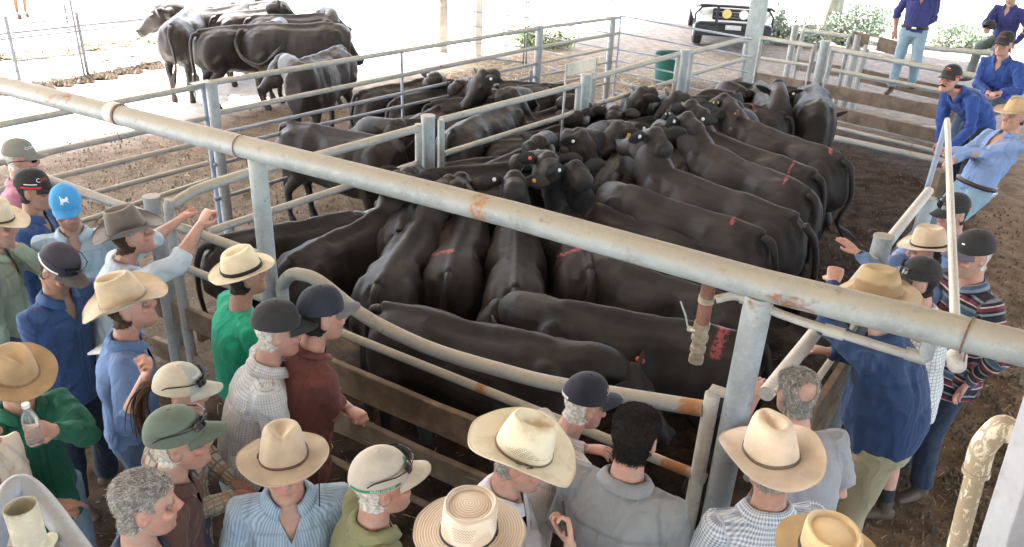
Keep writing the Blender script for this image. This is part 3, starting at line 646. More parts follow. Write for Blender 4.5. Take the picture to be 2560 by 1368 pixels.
def cow(label, tail, withers, poll=None, look=None, tags='', marks=(), group='black cattle in the sale pen', h=1.19, swing=None, bend=0., hw=None, hide_tail=False, sc=None, legs=True):
    """tail / withers: pixels of tail head and withers; poll: pixel and height of the poll; look: world yaw and pitch of the face"""
    global COWN; COWN += 1; rs = np.random.RandomState(COWN*13)
    s = sc or 1.0
    for it in range(3):
        A = at(*tail, h*s)[:2] if len(tail) == 2 else np.array(tail[:2]); B = at(*withers, (hw or h+.01)*s)[:2] if len(withers) == 2 else np.array(withers[:2]); L = np.linalg.norm(B-A); s = sc or min(1.08, max(.92, L/1.17))
    yaw = math.atan2(B[1]-A[1], B[0]-A[0])
    mid = (A+B)/2; A = mid-(B-A)/L*(1.17*s/2); wd = rs.uniform(.88, .99)
    Rz = rotz(yaw); loc = np.array([A[0], A[1], 0])
    def W2L(p): return (np.asarray(p)-loc)@Rz/s
    # torso: x from the tail head (0) forward; top line, under line, half width
    ST = [(-.05, 1.06, .84, .075), (.0, 1.165, .72, .155), (.10, 1.19, .62, .225), (.24, 1.195, .57, .262), (.40, 1.20, .55, .268), (.58, 1.185, .52, .238), (.80, 1.175, .49, .295), (1.0, 1.18, .475, .305), (1.14, 1.205, .485, .265), (1.26, 1.20, .50, .225), (1.38, 1.165, .55, .185), (1.47, 1.10, .60, .13)]
    P = np.array([[x, bend*(x-.6)**2, (a+b)/2] for x, a, b, c in ST]); R = [((a-b)/2, c*wd) for x, a, b, c in ST]
    m = M(); m.add(*tube(P, R, ref=(0, 0, 1), n=22, rnd=False, pw=2.35))
    by = lambda x: bend*(x-.6)**2
    for y in (-1, 1):
        m.add(*tube([[.30, y*.12, 1.105], [.41, y*.185*wd, 1.090], [.50, y*.15, 1.10]], [.03, .040, .03], n=10)); m.add(*tube([[.02, y*.085, 1.06], [.20, y*.13, 1.06]], [.035, .04], n=10))
        m.add(*ell((.19, y*.155, .86), (.21, .10, .27))); m.add(*ell((1.22, y*.155+by(1.22), .86), (.15, .085, .30), R=roty(.25)))
        m.add(*ell((.92, y*.21*wd+by(.92), .80), (.30, .10, .24)))
        j = rs.uniform(-.07, .07, 2)
        m.add(*tube([[.20, y*.15, .80], [.30, y*.155, .64], [.13+j[0]*.4, y*.14, .44], [.15+j[0], y*.14, .38], [.17+j[0]*1.3, y*.14, .13], [.20+j[0]*1.3, y*.14, .06], [.21+j[0]*1.3, y*.14, .0]], [.14, (.10, .085), (.062, .05), (.05, .042), .037, .046, .052], n=12))
        m.add(*tube([[1.20, y*.14+by(1.2), .72], [1.18, y*.145+by(1.2), .58], [1.20+j[1]*.3, y*.135+by(1.2), .37], [1.19+j[1], y*.135+by(1.2), .13], [1.22+j[1], y*.135+by(1.2), .06], [1.23+j[1], y*.135+by(1.2), 0]], [.11, .078, .052, .036, .046, .052], n=12))
    m.add(*tube([[.05, 0, 1.165], [.4, by(.4), 1.183], [.8, by(.8), 1.170], [1.1, by(1.1), 1.188], [1.25, by(1.25), 1.19]], [.04, .042, .040, .046, .04], n=10))
    # neck and head
    HSC = 1.13
    nb = np.array([1.30, by(1.30), 1.0])
    if poll is None:
        pl = np.array([1.30+.52, by(1.3)+rs.uniform(-.25, .25), .80]); look = look or (math.degrees(yaw)+rs.uniform(-30, 30), -55)
    else: pl = W2L(at(*poll)) if len(poll) == 3 else np.array(poll[0])
    d = pl-nb; ln = np.linalg.norm(d)
    if ln > .68: pl = nb+d*.68/ln
    if ln < .42: pl = nb+d*.42/max(ln, .05)
    d = pl-nb
    ly, lp = rad(look[0])-yaw, rad(look[1]-(18 if look[1] > -32 else 6)); hd = np.array([math.cos(lp)*math.cos(ly), math.cos(lp)*math.sin(ly), math.sin(lp)])
    bend_pt = nb+d*.45+np.array([.07, 0, .05 if d[2] > -.05 else .02])
    NP_ = smooth_path([nb-[.12, 0, .05], nb, bend_pt, pl-hd*.045-np.array([0, 0, .02])], 4)
    rr = np.interp(np.linspace(0, 1, len(NP_)), [0, .35, .7, 1], [.225, .215, .17, .118]); rw = np.interp(np.linspace(0, 1, len(NP_)), [0, .35, .7, 1], [.165, .16, .132, .102])
    m.add(*tube(NP_, list(zip(rr, rw)), ref=(0.0, 0, 1) if abs(nrm(d)[2]) < .93 else (1, 0, 0), n=16))
    F3 = frame(hd); up, sd = F3[:, 2], F3[:, 1]
    m = remesh(m, .0145 if marks else .0175, 8 if marks else 6); hm = M()
    HS = [(-.05, .065, .075, .0), (.0, .098, .098, .0), (.06, .115, .104, -.012), (.13, .115, .108, -.022), (.20, .10, .092, -.03), (.28, .08, .072, -.035), (.35, .068, .066, -.038), (.40, .066, .07, -.038), (.435, .055, .06, -.036), (.455, .035, .042, -.034)]
    hm.add(*tube([pl+hd*x+up*z for x, a, b, z in HS], [(a, b) for x, a, b, z in HS], ref=up, n=18, rnd=False, pw=2.5))
    hm.add(*ell(pl+up*.075+hd*.0, (.055, .062, .038), R=F3)); hm.add(*ell(pl+hd*.16-up*.105, (.17, .048, .05), R=F3))
    hm.add(*tube([pl-hd*.09-up*.085, pl-hd*.02-up*.03], [.085, .09], n=12))
    for y in (-1, 1): hm.add(*ell(pl+hd*.125+sd*y*.100+up*.035, (.045, .022, .028), R=F3)); hm.add(*ell(pl+hd*.425+sd*y*.038+up*.008, (.032, .024, .024), R=F3)); hm.add(*ell(pl+hd*.14+sd*y*.075-up*.07, (.10, .035, .06), R=F3))
    hm = remesh(hm, .0115, 3)
    for y in (-1, 1):
        Vh = hm.V(); q = (Vh-pl)@F3; dd = np.exp(-(((q[:, 0]-.455)/.02)**2+((q[:, 1]-y*.036)/.014)**2+((q[:, 2]+.015)/.018)**2)); hm.set(Vh-np.outer(dd, hd)*.018)
    Vh = hm.V(); hm.set(pl+(Vh-pl)*HSC); m.addm(hm)
    V = m.V(); N = normals(V, m.f)
    ay = np.abs(V[:, 1]-bend*(V[:, 0]-.6)**2); gz = lambda x, y, z, a, b, c: np.exp(-((V[:, 0]-x)/a)**2-((ay-y)/b)**2-((V[:, 2]-z)/c)**2)
    V = V-N*(.034*gz(.56, .20, 1.00, .10, .09, .11)+.022*gz(1.06, .24, .90, .05, .12, .22)+.020*gz(.06, .045, 1.10, .10, .022, .07)+.014*gz(.30, .22, .86, .06, .09, .22)+.016*gz(.75, .09, 1.17, .35, .035, .04))[:, None]
    rib = np.clip((V[:, 0]-.62)/.08, 0, 1)*np.clip((1.08-V[:, 0])/.06, 0, 1)*np.clip((ay-.14)/.06, 0, 1)*np.clip((1.08-V[:, 2])/.08, 0, 1); V = V+N*(0.0016*rib*np.sin(V[:, 0]*85+V[:, 2]*14))[:, None]
    V = V+N*(.010*vnoise(V*4.5+COWN)+.005*vnoise(V*10+COWN)+.002*vnoise(V*22))[:, None]; m.set(V)
    # nostril dents and eye sockets are real hollows
    # ears and tail join the same body mesh
    ears = []
    for y in (-1, 1):
        e0 = pl+hd*.035+sd*y*.098+up*.040; da = rs.uniform(-.25, .3); ed = nrm(sd*y+up*(.05+da)-hd*(.25+.2*rs.rand()))
        e = M(); fr = nrm(np.cross(ed, nrm(up*.38+hd*.92))); thin = nrm(np.cross(ed, fr))
        Pe = [e0+ed*q+up*(-.04*(q/.2)**2) for q in (-.02, .03, .085, .14, .19, .222)]
        e.add(*tube(Pe, [(.020, .024), (.018, .046), (.013, .064), (.011, .060), (.009, .040), (.006, .012)], ref=thin, n=12)); m.addm(e)
        n_ = thin if thin@hd > 0 else -thin; ears.append((e0+ed*.085, ed, n_, e0+ed*.12))
    sw = swing or [(.03, 0, 1.135), (-.035, 0, 1.115), (-.085, .01*rs.randn(), 1.0), (-.105, .03*rs.randn(), .8), (-.085, .04*rs.randn(), .6), (-.07, .05*rs.randn(), .46)]
    TP_ = smooth_path(sw, 5); k = len(TP_); rt = np.interp(np.linspace(0, 1, k), [0, .12, .6, 1], [.036, .032, .022, .017]); m.add(*tube(TP_, list(rt), n=8))
    e = TP_[-1]; dr = nrm(TP_[-1]-TP_[-3])
    for q in range(9):
        o_ = rs.randn(3)*.03; m.add(*tube([e-dr*.10+o_*.2, e+dr*.06+o_*.7, e+dr*(.16+.08*rs.rand())+o_], [.014, .013, .003], n=5))
    V = m.V(); pt = np.zeros(len(V))
    if marks:
        Wv = loc+(V*s)@Rz.T; e_ = Wv-EYE; zc = e_@FWD; q = np.stack([1280+FPX*(e_@RIGHT)/zc, 684-FPX*(e_@UP)/zc], 1); fc = (N_full(V, m.f)@Rz.T*-e_).sum(1) > 0
        for mk in marks:
            a, b = np.array(mk[0], float), np.array(mk[1], float); t = np.clip(((q-a)@(b-a))/((b-a)@(b-a)), 0, 1); dd = np.linalg.norm(q-a-t[:, None]*(b-a), axis=1)*zc/FPX+.010*vnoise(V*22)
            pt = np.maximum(pt, np.clip(1-(dd-mk[2]*.25)/(mk[2]*.5), 0, 1)*fc*(V[:, 2] > .7))
    m.attr['paint'] = ('FLOAT', pt)
    o = m.build('black_cow', COAT); o.location = loc; o.rotation_euler = (0, 0, yaw); o.scale = (s, s, s); tag(o, label, 'cow', group)
    for y in (-1, 1): obj('eye', EYE_ME, o, pl+(hd*.125+sd*y*.094+up*.03)*HSC)
    nm = M()
    for y in (-1, 1): nm.add(*ell(pl+hd*.452+sd*y*.03+up*-.018, (.012, .012, .016), 8, 6, F3))
    nm.add(*ell(pl+hd*.445-up*.032, (.018, .046, .036), 12, 8, F3)); nm.set(pl+(nm.V()-pl)*HSC); nm.build('muzzle', NOSE, o)
    for i, ch in enumerate(tags[:2]):
        if ch in '-': continue
        p, ed, n_, p2 = ears[i]
        if ch in 'wyr':
            for sg in (1, -1):
                t = obj('ear_tag', BUT_ME[ch], o, p+n_*sg*.016); t.rotation_euler = Matrix(frame(n_*sg).tolist()).to_euler()
        else:
            t = obj('ear_tag', FLAG_ME, o, p+n_*.018-np.array([0, 0, .01])); t.rotation_euler = Matrix(np.stack([n_, nrm(np.cross([0, 0, 1], n_)), np.cross(n_, nrm(np.cross([0, 0, 1], n_)))], 1).tolist()).to_euler()
    return o
SP = 'black cattle in the sale pen'; NPn = 'black cattle in the next pen'; SUNC = 'black cattle standing in the sun'
# nearest ones
cow('black cow standing side on along the front gate, head low at the right', (905, 742), (1395, 858), (1560, 940, .95), (-25, -28), '-r', sc=.95)
cow('black cow behind the front gate with a bright pink patch on its rump', (1900, 838), (1440, 760), (1310, 800, .95), (170, -40), '', [((1810, 820), (1790, 885), .07)])
cow('black cow seen from behind under the overhead pipe, plain back, yellow and white ear tags', (1290, 715), (1293, 560), (1285, 462, 1.42), (92, -18), 'yw')
cow('black cow seen from behind with a long thin pink stripe across its loin', (1125, 660), (1158, 545), (1150, 470, 1.28), (80, -25), '', [((1060, 637), (1132, 627), .025)])
cow('black cow pointing up to the pipe, left of the pink striped one', (938, 700), (1050, 545), (1118, 470, 1.30), (62, -20), 'f-')
cow('black cow third from the post, its back catching a long highlight', (722, 640), (935, 532), (985, 470, 1.26), (60, -30), '')
cow('black cow whose back shows just right of the thick pipe post near the panama hat', (565, 590), (812, 545), (860, 590, .8), (20, -50), '')
cow('black cow seen from behind right of centre with a curved pink stripe on its rump', (1477, 665), (1420, 530), (1372, 412, 1.50), (100, -10), '-r', [((1393, 640), (1468, 616), .025)])
cow('black cow with long straight neck and white button tag, rump behind the overhead pipe', (1772, 612), (1500, 518), (1440, 425, 1.50), (120, -5), '-w')
cow('black cow showing only its hip behind the hanging tap', (1850, 752), (1590, 668), (1490, 640, .85), (150, -45), '')
cow('black cow stretched across the centre with a pink drip mark on its flank', (1922, 590), (1590, 480), (1530, 500, .9), (145, -50), '', [((1848, 525), (1828, 560), .035)])
cow('black cow with high raised head, white tag, long back running right', (2005, 540), (1690, 430), (1640, 352, 1.50), (120, 0), '-w', swing=[(-.045, 0, 1.12), (-.13, -.03, 1.0), (-.17, -.06, .75), (-.13, -.1, .5), (-.02, -.2, .32)])
cow('black cow squeezed between two others, plain brown back ending in a dark rump', (1915, 468), (1715, 388), (1660, 400, .9), (130, -45), '')
cow('black cow with two white tags and short pink mark, third back from far side', (2035, 478), (1790, 372), (1722, 312, 1.42), (118, -12), 'ww', [((1972, 440), (1955, 462), .03)])
cow('black cow with a curly pink mark near the tail, second back from the far side', (2050, 430), (1795, 338), (1735, 285, 1.42), (125, -15), '', [((1985, 405), (1970, 432), .028)])
cow('black cow with unmarked long back beside the farthest marked one', (2075, 402), (1845, 338), (1800, 318, 1.0), (132, -40), '')
cow('black cow nearest the rear boards with a red vertical mark on its hip', (2135, 398), (1872, 305), (1815, 262, 1.36), (140, -15), 'fy', [((2072, 360), (2080, 388), .035)])
cow('black cow standing head on with a white tag, face turned down, before the boards', (1900, 200), (1940, 246), (1944, 246, 1.18), (-98, -62), '-w', sc=1.0)
cow('black cow at the rear boards head on, shiny spine, nose to the ground', (2036, 200), (2050, 250), (2056, 285, 1.0), (-95, -66), '', sc=1.05)
cow('black cow crosswise behind the head on cow, only its arched back visible', (1995, 222), (1880, 212), (1830, 240, 1.0), (180, -30), '', sc=.95)
cow('small black cow with a reddish rump left of the head on cow', (1905, 270), (1842, 255), (1790, 260, 1.0), (175, -30), '', sc=.93, marks=[((1880, 262), (1890, 280), .03)])
# the cluster of heads
cow('black cow holding its head high facing left against the post, nose out', (1720, 245), (1660, 248), (1618, 222, 1.46), (205, -25), '', sc=.95)
cow('black cow facing left with a yellow tag beside the high held head', (1830, 262), (1740, 262), (1700, 238, 1.42), (205, -22), '-f', sc=.95)
cow('black cow with a rounded poll and white tag in the middle of the heads', (1790, 330), (1730, 300), (1702, 268, 1.40), (150, -30), '-w', sc=.95)
cow('black cow with flopping ear and yellow flag tag behind long backs', (1700, 300), (1770, 300), (1790, 262, 1.44), (20, -20), 'yf', sc=.95)
cow('black cow facing left in the centre with a big yellow tag below its ear', (1660, 330), (1590, 330), (1560, 318, 1.38), (222, -32), '-f', sc=.95)
cow('black cow with two white tags in its raised ears behind the centre head', (1700, 390), (1672, 345), (1645, 312, 1.45), (95, -15), 'ww', sc=.95)
cow('black cow head with upright rounded ears right of the bracket post', (1500, 330), (1480, 298), (1472, 262, 1.42), (80, -20), 'w-', sc=.95)
cow('black cow with pricked ears behind the centre face, seen from the back', (1590, 340), (1555, 310), (1545, 275, 1.38), (70, -20), '', sc=.95)
cow('black cow with reddish back between the heads near the far gate', (1560, 300), (1640, 292), (1690, 300, 1.0), (30, -30), '', sc=.95)
cow('black cow turned right with drooping ear and white tag left of centre', (1300, 352), (1390, 352), (1430, 335, 1.38), (-35, -25), 'wy', sc=.95)
cow('black cow showing two tall dark ears and a yellow tag left of centre', (1250, 400), (1310, 372), (1335, 355, 1.36), (40, -35), 'f-', sc=.95)
cow('black cow seen square from behind at the very centre, broad round rump', (1545, 420), (1575, 345), (1590, 330, 1.0), (80, -40), '', sc=1.0)
cow('black cow with a long flat back just behind the overhead pipe, left of centre', (1058, 428), (1285, 410), (1330, 410, 1.30), (-10, -20), '', sc=1.02)
cow('black cow whose low back and head show above the pipe beside the yellow tagged ear', (1120, 480), (1245, 455), (1110, 440, 1.32) and (1300, 470, 1.0), (10, -40), '', sc=.95)
cow('black cow with a humped shoulder behind the long flat back', (1200, 400), (1265, 392), (1310, 420, .95), (-20, -45), '', sc=.93)
cow('black cow with head up behind the pipe near the two timber rails', (1000, 560), (1035, 470), (1020, 440, 1.34), (75, -25), 'f-', sc=.93)
# next pen, behind the gate line
cow('black cow at left of the next pen, tail to the camera, ears up', (895, 228), (1050, 200), (1095, 190, 1.32), (48, -10), '-w', NPn and (), NPn)
cow('black cow second from the left in the next pen, tail to the camera', (995, 245), (1125, 218), (1150, 220, 1.2), (50, -20), '', (), NPn)
cow('black cow in the next pen with an arched back, third from the left', (1030, 300), (1130, 250), (1175, 245, 1.1), (45, -35), '', (), NPn)
cow('black cow with head raised and turned left in the next pen, white ear tag', (1330, 215), (1262, 225), (1215, 192, 1.44), (215, -28), '-w', (), NPn, sc=.97)
cow('black cow with white button tag looking right among the backs of the next pen', (1150, 250), (1215, 245), (1265, 232, 1.36), (-20, -20), '-w', (), NPn, sc=.97)
cow('black cow at the far side of the next pen, plain side to the camera', (1265, 205), (1400, 212), (1440, 230, 1.1), (-15, -30), '', (), NPn)
cow('black cow with dusty rump under the middle gate rail, facing away', (1125, 330), (1255, 262), (1290, 260, 1.1), (55, -25), '', (), NPn)
cow('black cow just under the middle gate, back end at its lower rail', (1265, 300), (1375, 275), (1420, 275, 1.1), (30, -25), '', (), NPn)
cow('black cow between the two rails of the middle gate, grey dusty back', (1245, 350), (1390, 318), (1430, 320, 1.1), (30, -30), '', (), NPn)
cow('black cow standing side on alone in the left pen, head down at the gate post', (710, 298), (930, 338), (985, 375, .92), (-40, -62), '', (), NPn)
cow('black cow with one pricked ear and pale neck at the grey gate post', (1100, 300), (1020, 300), (985, 330, 1.12), (-110, -55), '', (), NPn, sc=.93)
cow('black cow standing in the shade edge facing left with both ears out', (858, 112), (757, 150), (694, 142, 1.16), (198, -38), '', (), NPn)
# in the sun
cow('black cow at the left of the sunlit group with its head turned to the left', (428, 45), (462, 20), (404, 30, 1.30), (190, -20), '', (), SUNC, h=1.25, sc=1.1)
cow('black cow in the middle of the sunlit group, tail hanging', (518, 62), (640, 50), (690, 60, 1.1), (30, -30), '', (), SUNC, h=1.25, sc=1.08)
cow('black cow swinging its tail across its flank in the sun', (640, 52), (790, 50), (850, 95, .95), (10, -40), '', (), SUNC, h=1.25, sc=1.12, swing=[(-.045, 0, 1.12), (-.14, -.10, .98), (-.06, -.34, .80), (.16, -.46, .72), (.36, -.46, .84)])
cow('black cow behind the sunlit group, second row at the left', (470, 22), (570, 8), (600, 5, 1.2), (25, -20), '', (), SUNC, h=1.25, sc=1.05)
cow('black cow with pointed ears in the second row of the sunlit group', (560, 24), (660, 14), (692, 18, 1.35), (30, -10), '', (), SUNC, h=1.25, sc=1.05)
cow('black cow of the second row reaching the green trough', (650, 30), (770, 28), (815, 35, 1.2), (10, -15), '', (), SUNC, h=1.25, sc=1.05)
cow('black cow farthest back of the sunlit group, only its back visible', (540, 8), (630, 0), (660, 0, 1.2), (30, -20), '', (), SUNC, h=1.25, sc=1.05)
# ---------------------------------------------------------------- people: head, hands, hats, clothes
SKIN = skin_mat('skin', (.46, .30, .235)); SKIN_R = skin_mat('ruddy_skin', (.47, .285, .225)); SKIN_T = skin_mat('tanned_skin', (.37, .225, .165))
def base_head():
    m = M()
    S = [(-.122, .070, .030, .020), (-.112, .088, .000, .040), (-.092, .095, -.025, .054), (-.062, .095, -.055, .063), (-.030, .092, -.078, .069), (0, .088, -.092, .073), (.030, .092, -.100, .076), (.060, .090, -.103, .077), (.085, .078, -.098, .073), (.106, .052, -.080, .060), (.120, .018, -.045, .036)]
    th = np.arange(28)*2*PI/28; V = []
    for z, f, b, h in S:
        c = (f+b)/2; a = (f-b)/2
        for t in th:
            cx = math.cos(t); V.append((c+a*np.sign(cx)*abs(cx)**.92, h*np.sign(math.sin(t))*abs(math.sin(t))**.95, z))
    n = 28; k = len(S); F = [(i*n+j, i*n+(j+1) % n, (i+1)*n+(j+1) % n, (i+1)*n+j) for i in range(k-1) for j in range(n)]+[tuple(range(n))[::-1], tuple((k-1)*n+j for j in range(n))]
    m.add(V, F)
    m.add(*tube([[.086, 0, .022], [.098, 0, .000], [.110, 0, -.022], [.104, 0, -.036]], [(.010, .009), (.012, .011), (.015, .015), (.010, .014)], ref=(1, 0, 0), n=10))
    for y in (-1, 1):
        m.add(*ell((.096, y*.014, -.030), (.012, .009, .009))); m.add(*ell((.082, y*.032, .024), (.014, .024, .009))); m.add(*ell((.070, y*.046, -.022), (.022, .022, .018)))
        m.add(*ell((-.010, y*.077, -.004), (.019, .010, .032), R=rotz(y*.35)))
    m.add(*ell((.090, 0, -.056), (.012, .024, .006))); m.add(*ell((.088, 0, -.071), (.012, .022, .007))); m.add(*ell((.080, 0, -.102), (.018, .024, .016)))
    return m
_H = base_head()
def face_shape(V):
    """eye sockets and the line of the mouth pressed into the head"""
    for y in (-1, 1):
        d = np.exp(-(((V[:, 1]-y*.032)/.017)**2+((V[:, 2]-.004)/.011)**2))*(V[:, 0] > .05); V[:, 0] -= .011*d
        d = np.exp(-(((V[:, 0]+.004)/.010)**2+((V[:, 2]+.002)/.016)**2))*(V[:, 1]*y > .078); V[:, 1] -= y*.006*d
    d = np.exp(-((V[:, 1]/.024)**2+((V[:, 2]+.0635)/.0035)**2))*(V[:, 0] > .06); V[:, 0] -= .006*d
    return V
def face_tint(V, beard=0, brow=(.35, .28, .22)):
    t = np.ones((len(V), 4)); x, y, z = V.T; fr = x > .045
    def mixin(w_, c): t[:, :3] = t[:, :3]*(1-w_[:, None])+np.array(c)*w_[:, None]
    for s in (-1, 1):
        mixin(.55*np.exp(-(((y-s*.048)/.022)**2+((z+.025)/.022)**2))*fr, (1.05, .68, .66))
        mixin(.85*np.clip(1.6*np.exp(-(((y-s*.034)/.021)**2+((z-.025)/.0055)**2)), 0, 1)*fr, brow)
        mixin(.35*np.exp(-(((y-s*.032)/.018)**2+((z-.002)/.009)**2))*fr, (.75, .55, .5)); mixin(.5*(np.abs(y) > .082), (1.05, .66, .6))
    mixin(.5*np.exp(-((y/.018)**2+((z+.026)/.016)**2))*(x > .09), (1.08, .66, .62))
    mixin(.7*np.clip(1.5*np.exp(-((y/.024)**2+((z+.0635)/.008)**2)), 0, 1)*(x > .07), (.85, .45, .42))
    bl = vnoise(V*24+PN)*.10+vnoise(V*60+PN*2)*.07; t[:, 0] *= 1+bl*.5; t[:, 1] *= 1-bl*.9; t[:, 2] *= 1-bl
    if beard:
        w_ = np.clip((-.035-z)/.02, 0, 1)*np.clip((x+.005)/.03, 0, 1)*np.clip((z+.16)/.03, 0, 1); mixin(beard*w_*(1-.8*np.exp(-((y/.02)**2+((z+.064)/.008)**2))), (.55, .52, .5))
    return t
def hand_mesh(curl=.35, spread=.0, thumb=.5):
    m = M(); m.add(*tube([[-.03, 0, 0], [0, 0, 0], [.03, 0, .001], [.06, 0, .002], [.088, 0, 0]], [(.018, .026), (.017, .027), (.016, .036), (.014, .041), (.011, .040)], ref=(0, 0, 1), n=16))
    for i, (y, L) in enumerate(((.029, .068), (.010, .078), (-.010, .073), (-.029, .057))):
        p = np.array([.080, y, .0]); a = 0; P = [p-[.02, 0, 0], p]
        for j, fr in enumerate((.48, .30, .22)):
            a += curl*(.75, 1.0, .7)[j]*(1+.12*i); q = (i-1.5)*-.07*(1+spread)
            p = p+L*fr*np.array([math.cos(a)*math.cos(q), math.cos(a)*math.sin(q), -math.sin(a)]); P.append(p)
        m.add(*tube(P, [.0095, .0095, .0088, .0082, .0068], n=8))
    P = [np.array([.012, .022, -.004]), np.array([.036, .044, -.010-.012*thumb]), np.array([.064, .052-.018*thumb, -.018-.02*thumb]), np.array([.088, .050-.03*thumb, -.020-.03*thumb])]
    m.add(*tube(P, [.015, .0125, .010, .0078], n=8)); return remesh(m, .0042, 1)
HANDS = {k: hand_mesh(*v) for k, v in dict(relax=(.42, 0, .5), fist=(1.25, -.6, 1.3), flat=(.10, .6, .1), grip=(.85, -.4, 1.0)).items()}
_ev = M(); _ev.add(*ell((0, 0, 0), (.0105, .0105, .0105), 12, 9)); _ev.add(*ell((.0062, 0, 0), (.0050, .0066, .0066), 10, 7), 1)
EYEB = _ev.mesh('eye', [mat('eye_white', (.24, .20, .175), .3, .05, 30, 0), mat('iris', (.03, .022, .015), .1, 0, 5, 0)])
def felt(name, c): return mat(name, c, .88, .22, 6, .35, 240, spec=.15, bd=.002, sheen=.25)
def superell(a, b, t, p=2.25):
    c, s = np.cos(t), np.sin(t); return a*np.sign(c)*np.abs(c)**(2/p), b*np.sign(s)*np.abs(s)**(2/p)
def hat(par, T, m, band=None, style='cattleman', hc=.118, wf=.085, ws=.08, curl=.045, dip=.02, tilt=.0, bandh=.014, seed=0, name='hat', inner=None):
    """felt or straw hat; T = (rotation, origin) of the head; brim wf long front and back, ws at the sides"""
    rs = np.random.RandomState(seed+5); n = 64; th = np.arange(n)*2*PI/n; a0, b0 = .106, .089; V = []; a1, b1 = (.088, .066) if style != 'round' else (.090, .076)
    if style == 'panama': a1, b1 = .090, .062
    nr = 9
    def crown(x, y, z, top):
        if style in ('cattleman', 'pinch', 'panama'):
            cr = .030*math.exp(-(y/.020)**2)*np.clip((.075-abs(x+.01))/.05, 0, 1) if style == 'cattleman' else .026*math.exp(-((y/.026)**2))*np.clip((x+.07)/.09, 0, 1)
            if style == 'panama': cr = .022*math.exp(-((y/.024)**2))*np.clip((.085-abs(x))/.05, 0, 1)
            z -= cr*top
            k = top*1.0; pin = math.exp(-(((x-.055)/.035)**2))*k*.30 if style != 'panama' else math.exp(-(((x-.065)/.025)**2))*k*.30
            y *= 1-pin; z += .012*top*(abs(x)/.09)**2*(1 if style == 'cattleman' else .4)*np.sign(x+.2)
            if style != 'cattleman': z += .010*top*(x/.09)
        elif style == 'dent': z -= .020*math.exp(-((x*x+y*y)/.0022))*top*(1 if x < .2 else 0); z += .006*math.sin(9*x+3)*top
        return x, y, z
    prof = [(0, 1.0, 0), (.12, .985, 0), (.35, .94, .02), (.6, .88, .12), (.8, .83, .4), (.92, .77, .75), (.985, .68, .95), (1.0, .56, 1), (.997, .42, 1), (.99, .28, 1), (.985, .14, 1)]
    if style == 'round': prof = [(0, 1, 0), (.3, .99, 0), (.6, .975, 0), (.86, .965, 0), (.97, .94, 0), (1.0, .89, 0), (.975, .83, 0), (.90, .79, 0), (.875, .75, 0), (.90, .66, 0), (.93, .5, 0), (.95, .33, 0), (.96, .16, 0)]
    for h_, r_, tp in prof:
        for t in th:
            x, y = superell(a0*r_, b0*r_, t)
            if style != 'round' and tp < 1: x, y = x*(1-.03*h_), y*(1-.05*h_)
            V.append(crown(float(x), float(y), hc*h_, tp))
    k = len(prof); F = [(i*n+j, i*n+(j+1) % n, (i+1)*n+(j+1) % n, (i+1)*n+j) for i in range(k-1) for j in range(n)]+[tuple((k-1)*n+j for j in range(n))]
    o = M(); o.add(V, F)
    ph = rs.uniform(0, 6, 4)
    def brim(off):
        W = []; rr = np.linspace(0, 1, 9)
        for r_ in rr:
            for t in th:
                c, s = abs(math.cos(t)), abs(math.sin(t)); wd = (wf*c*c+ws*s*s)*r_; x, y = superell(a0-.002, b0-.002, t, 2.1); q = np.array([float(x), float(y)]); q = q+nrm([math.cos(t)*1.05, math.sin(t)])*wd
                z = curl*(r_**1.7)*s**2.6-dip*(r_**1.6)*c**2+.004*r_*(math.sin(2*t+ph[0])+math.sin(3*t+ph[1])*.7)
                q[1] *= 1-.10*(curl/.05)*r_*s
                W.append((q[0], q[1], z+off))
        return W
    B1 = brim(.0015); B2 = brim(-.003); nb_ = 9
    Fb = [(i*n+j, i*n+(j+1) % n, (i+1)*n+(j+1) % n, (i+1)*n+j) for i in range(nb_-1) for j in range(n)]
    o.add(np.vstack([B1, B2]), [q[::-1] for q in Fb]+[tuple(x+nb_*n for x in q) for q in Fb]+[((nb_-1)*n+j, (nb_-1)*n+(j+1) % n, nb_*n+(nb_-1)*n+(j+1) % n, nb_*n+(nb_-1)*n+j) for j in range(n)])
    q_ = o.V(); rr_ = np.hypot(q_[:, 0], q_[:, 1]); sd_ = PN*2.3
    q_[:, 2] += (.0045*vnoise(q_*11+sd_)+.002*vnoise(q_*26+sd_))*np.clip((rr_-.085)/.05, .35, 1); q_[:, :2] *= (1+.028*vnoise(q_*13+sd_+7))[:, None]*np.where(rr_ > .115, 1, 1)[:, None]; o.set(q_)
    Rt = T[0]@roty(tilt); org = T[1]+T[0]@np.array([-.006, 0, .050])
    o.xf(Rt, org); h = o.build(name, m, par)
    if band is not None:
        W = []
        for z, e in ((.002, .0015), (.003, .0045), (bandh-.001, .0042), (bandh, .0012)):
            for t in th: x, y = superell(a0*(1-.012*z/.014)+e, b0*(1-.012*z/.014)+e, t); W.append((float(x), float(y), z))
        q = M().add(W, [(i*n+j, i*n+(j+1) % n, (i+1)*n+(j+1) % n, (i+1)*n+j) for i in range(3) for j in range(n)])
        if bandh < .02: q.add(*box((0.0, -.0935, bandh/2), (.022, .006, bandh*1.3), None, .001))
        q.xf(Rt, org).build('hat_band', band, h)
    return h, Rt, org
def cap_pt(t, p, hc=.108):
    f = .5+.5*math.cos(t); a = (.112 if math.cos(t) < 0 else .108); x = a*math.cos(t); y = .0905*math.sin(t)
    c = math.cos(p)**.8; g_ = 1-.013*math.exp(-((((t+PI/6) % (PI/3))-PI/6)/.05)**2)*(.3+.7*math.cos(p))
    z = hc*math.sin(p)*(1+.04*f*math.sin(2*p)); return np.array([x*c*g_-.004, y*c*g_, z])
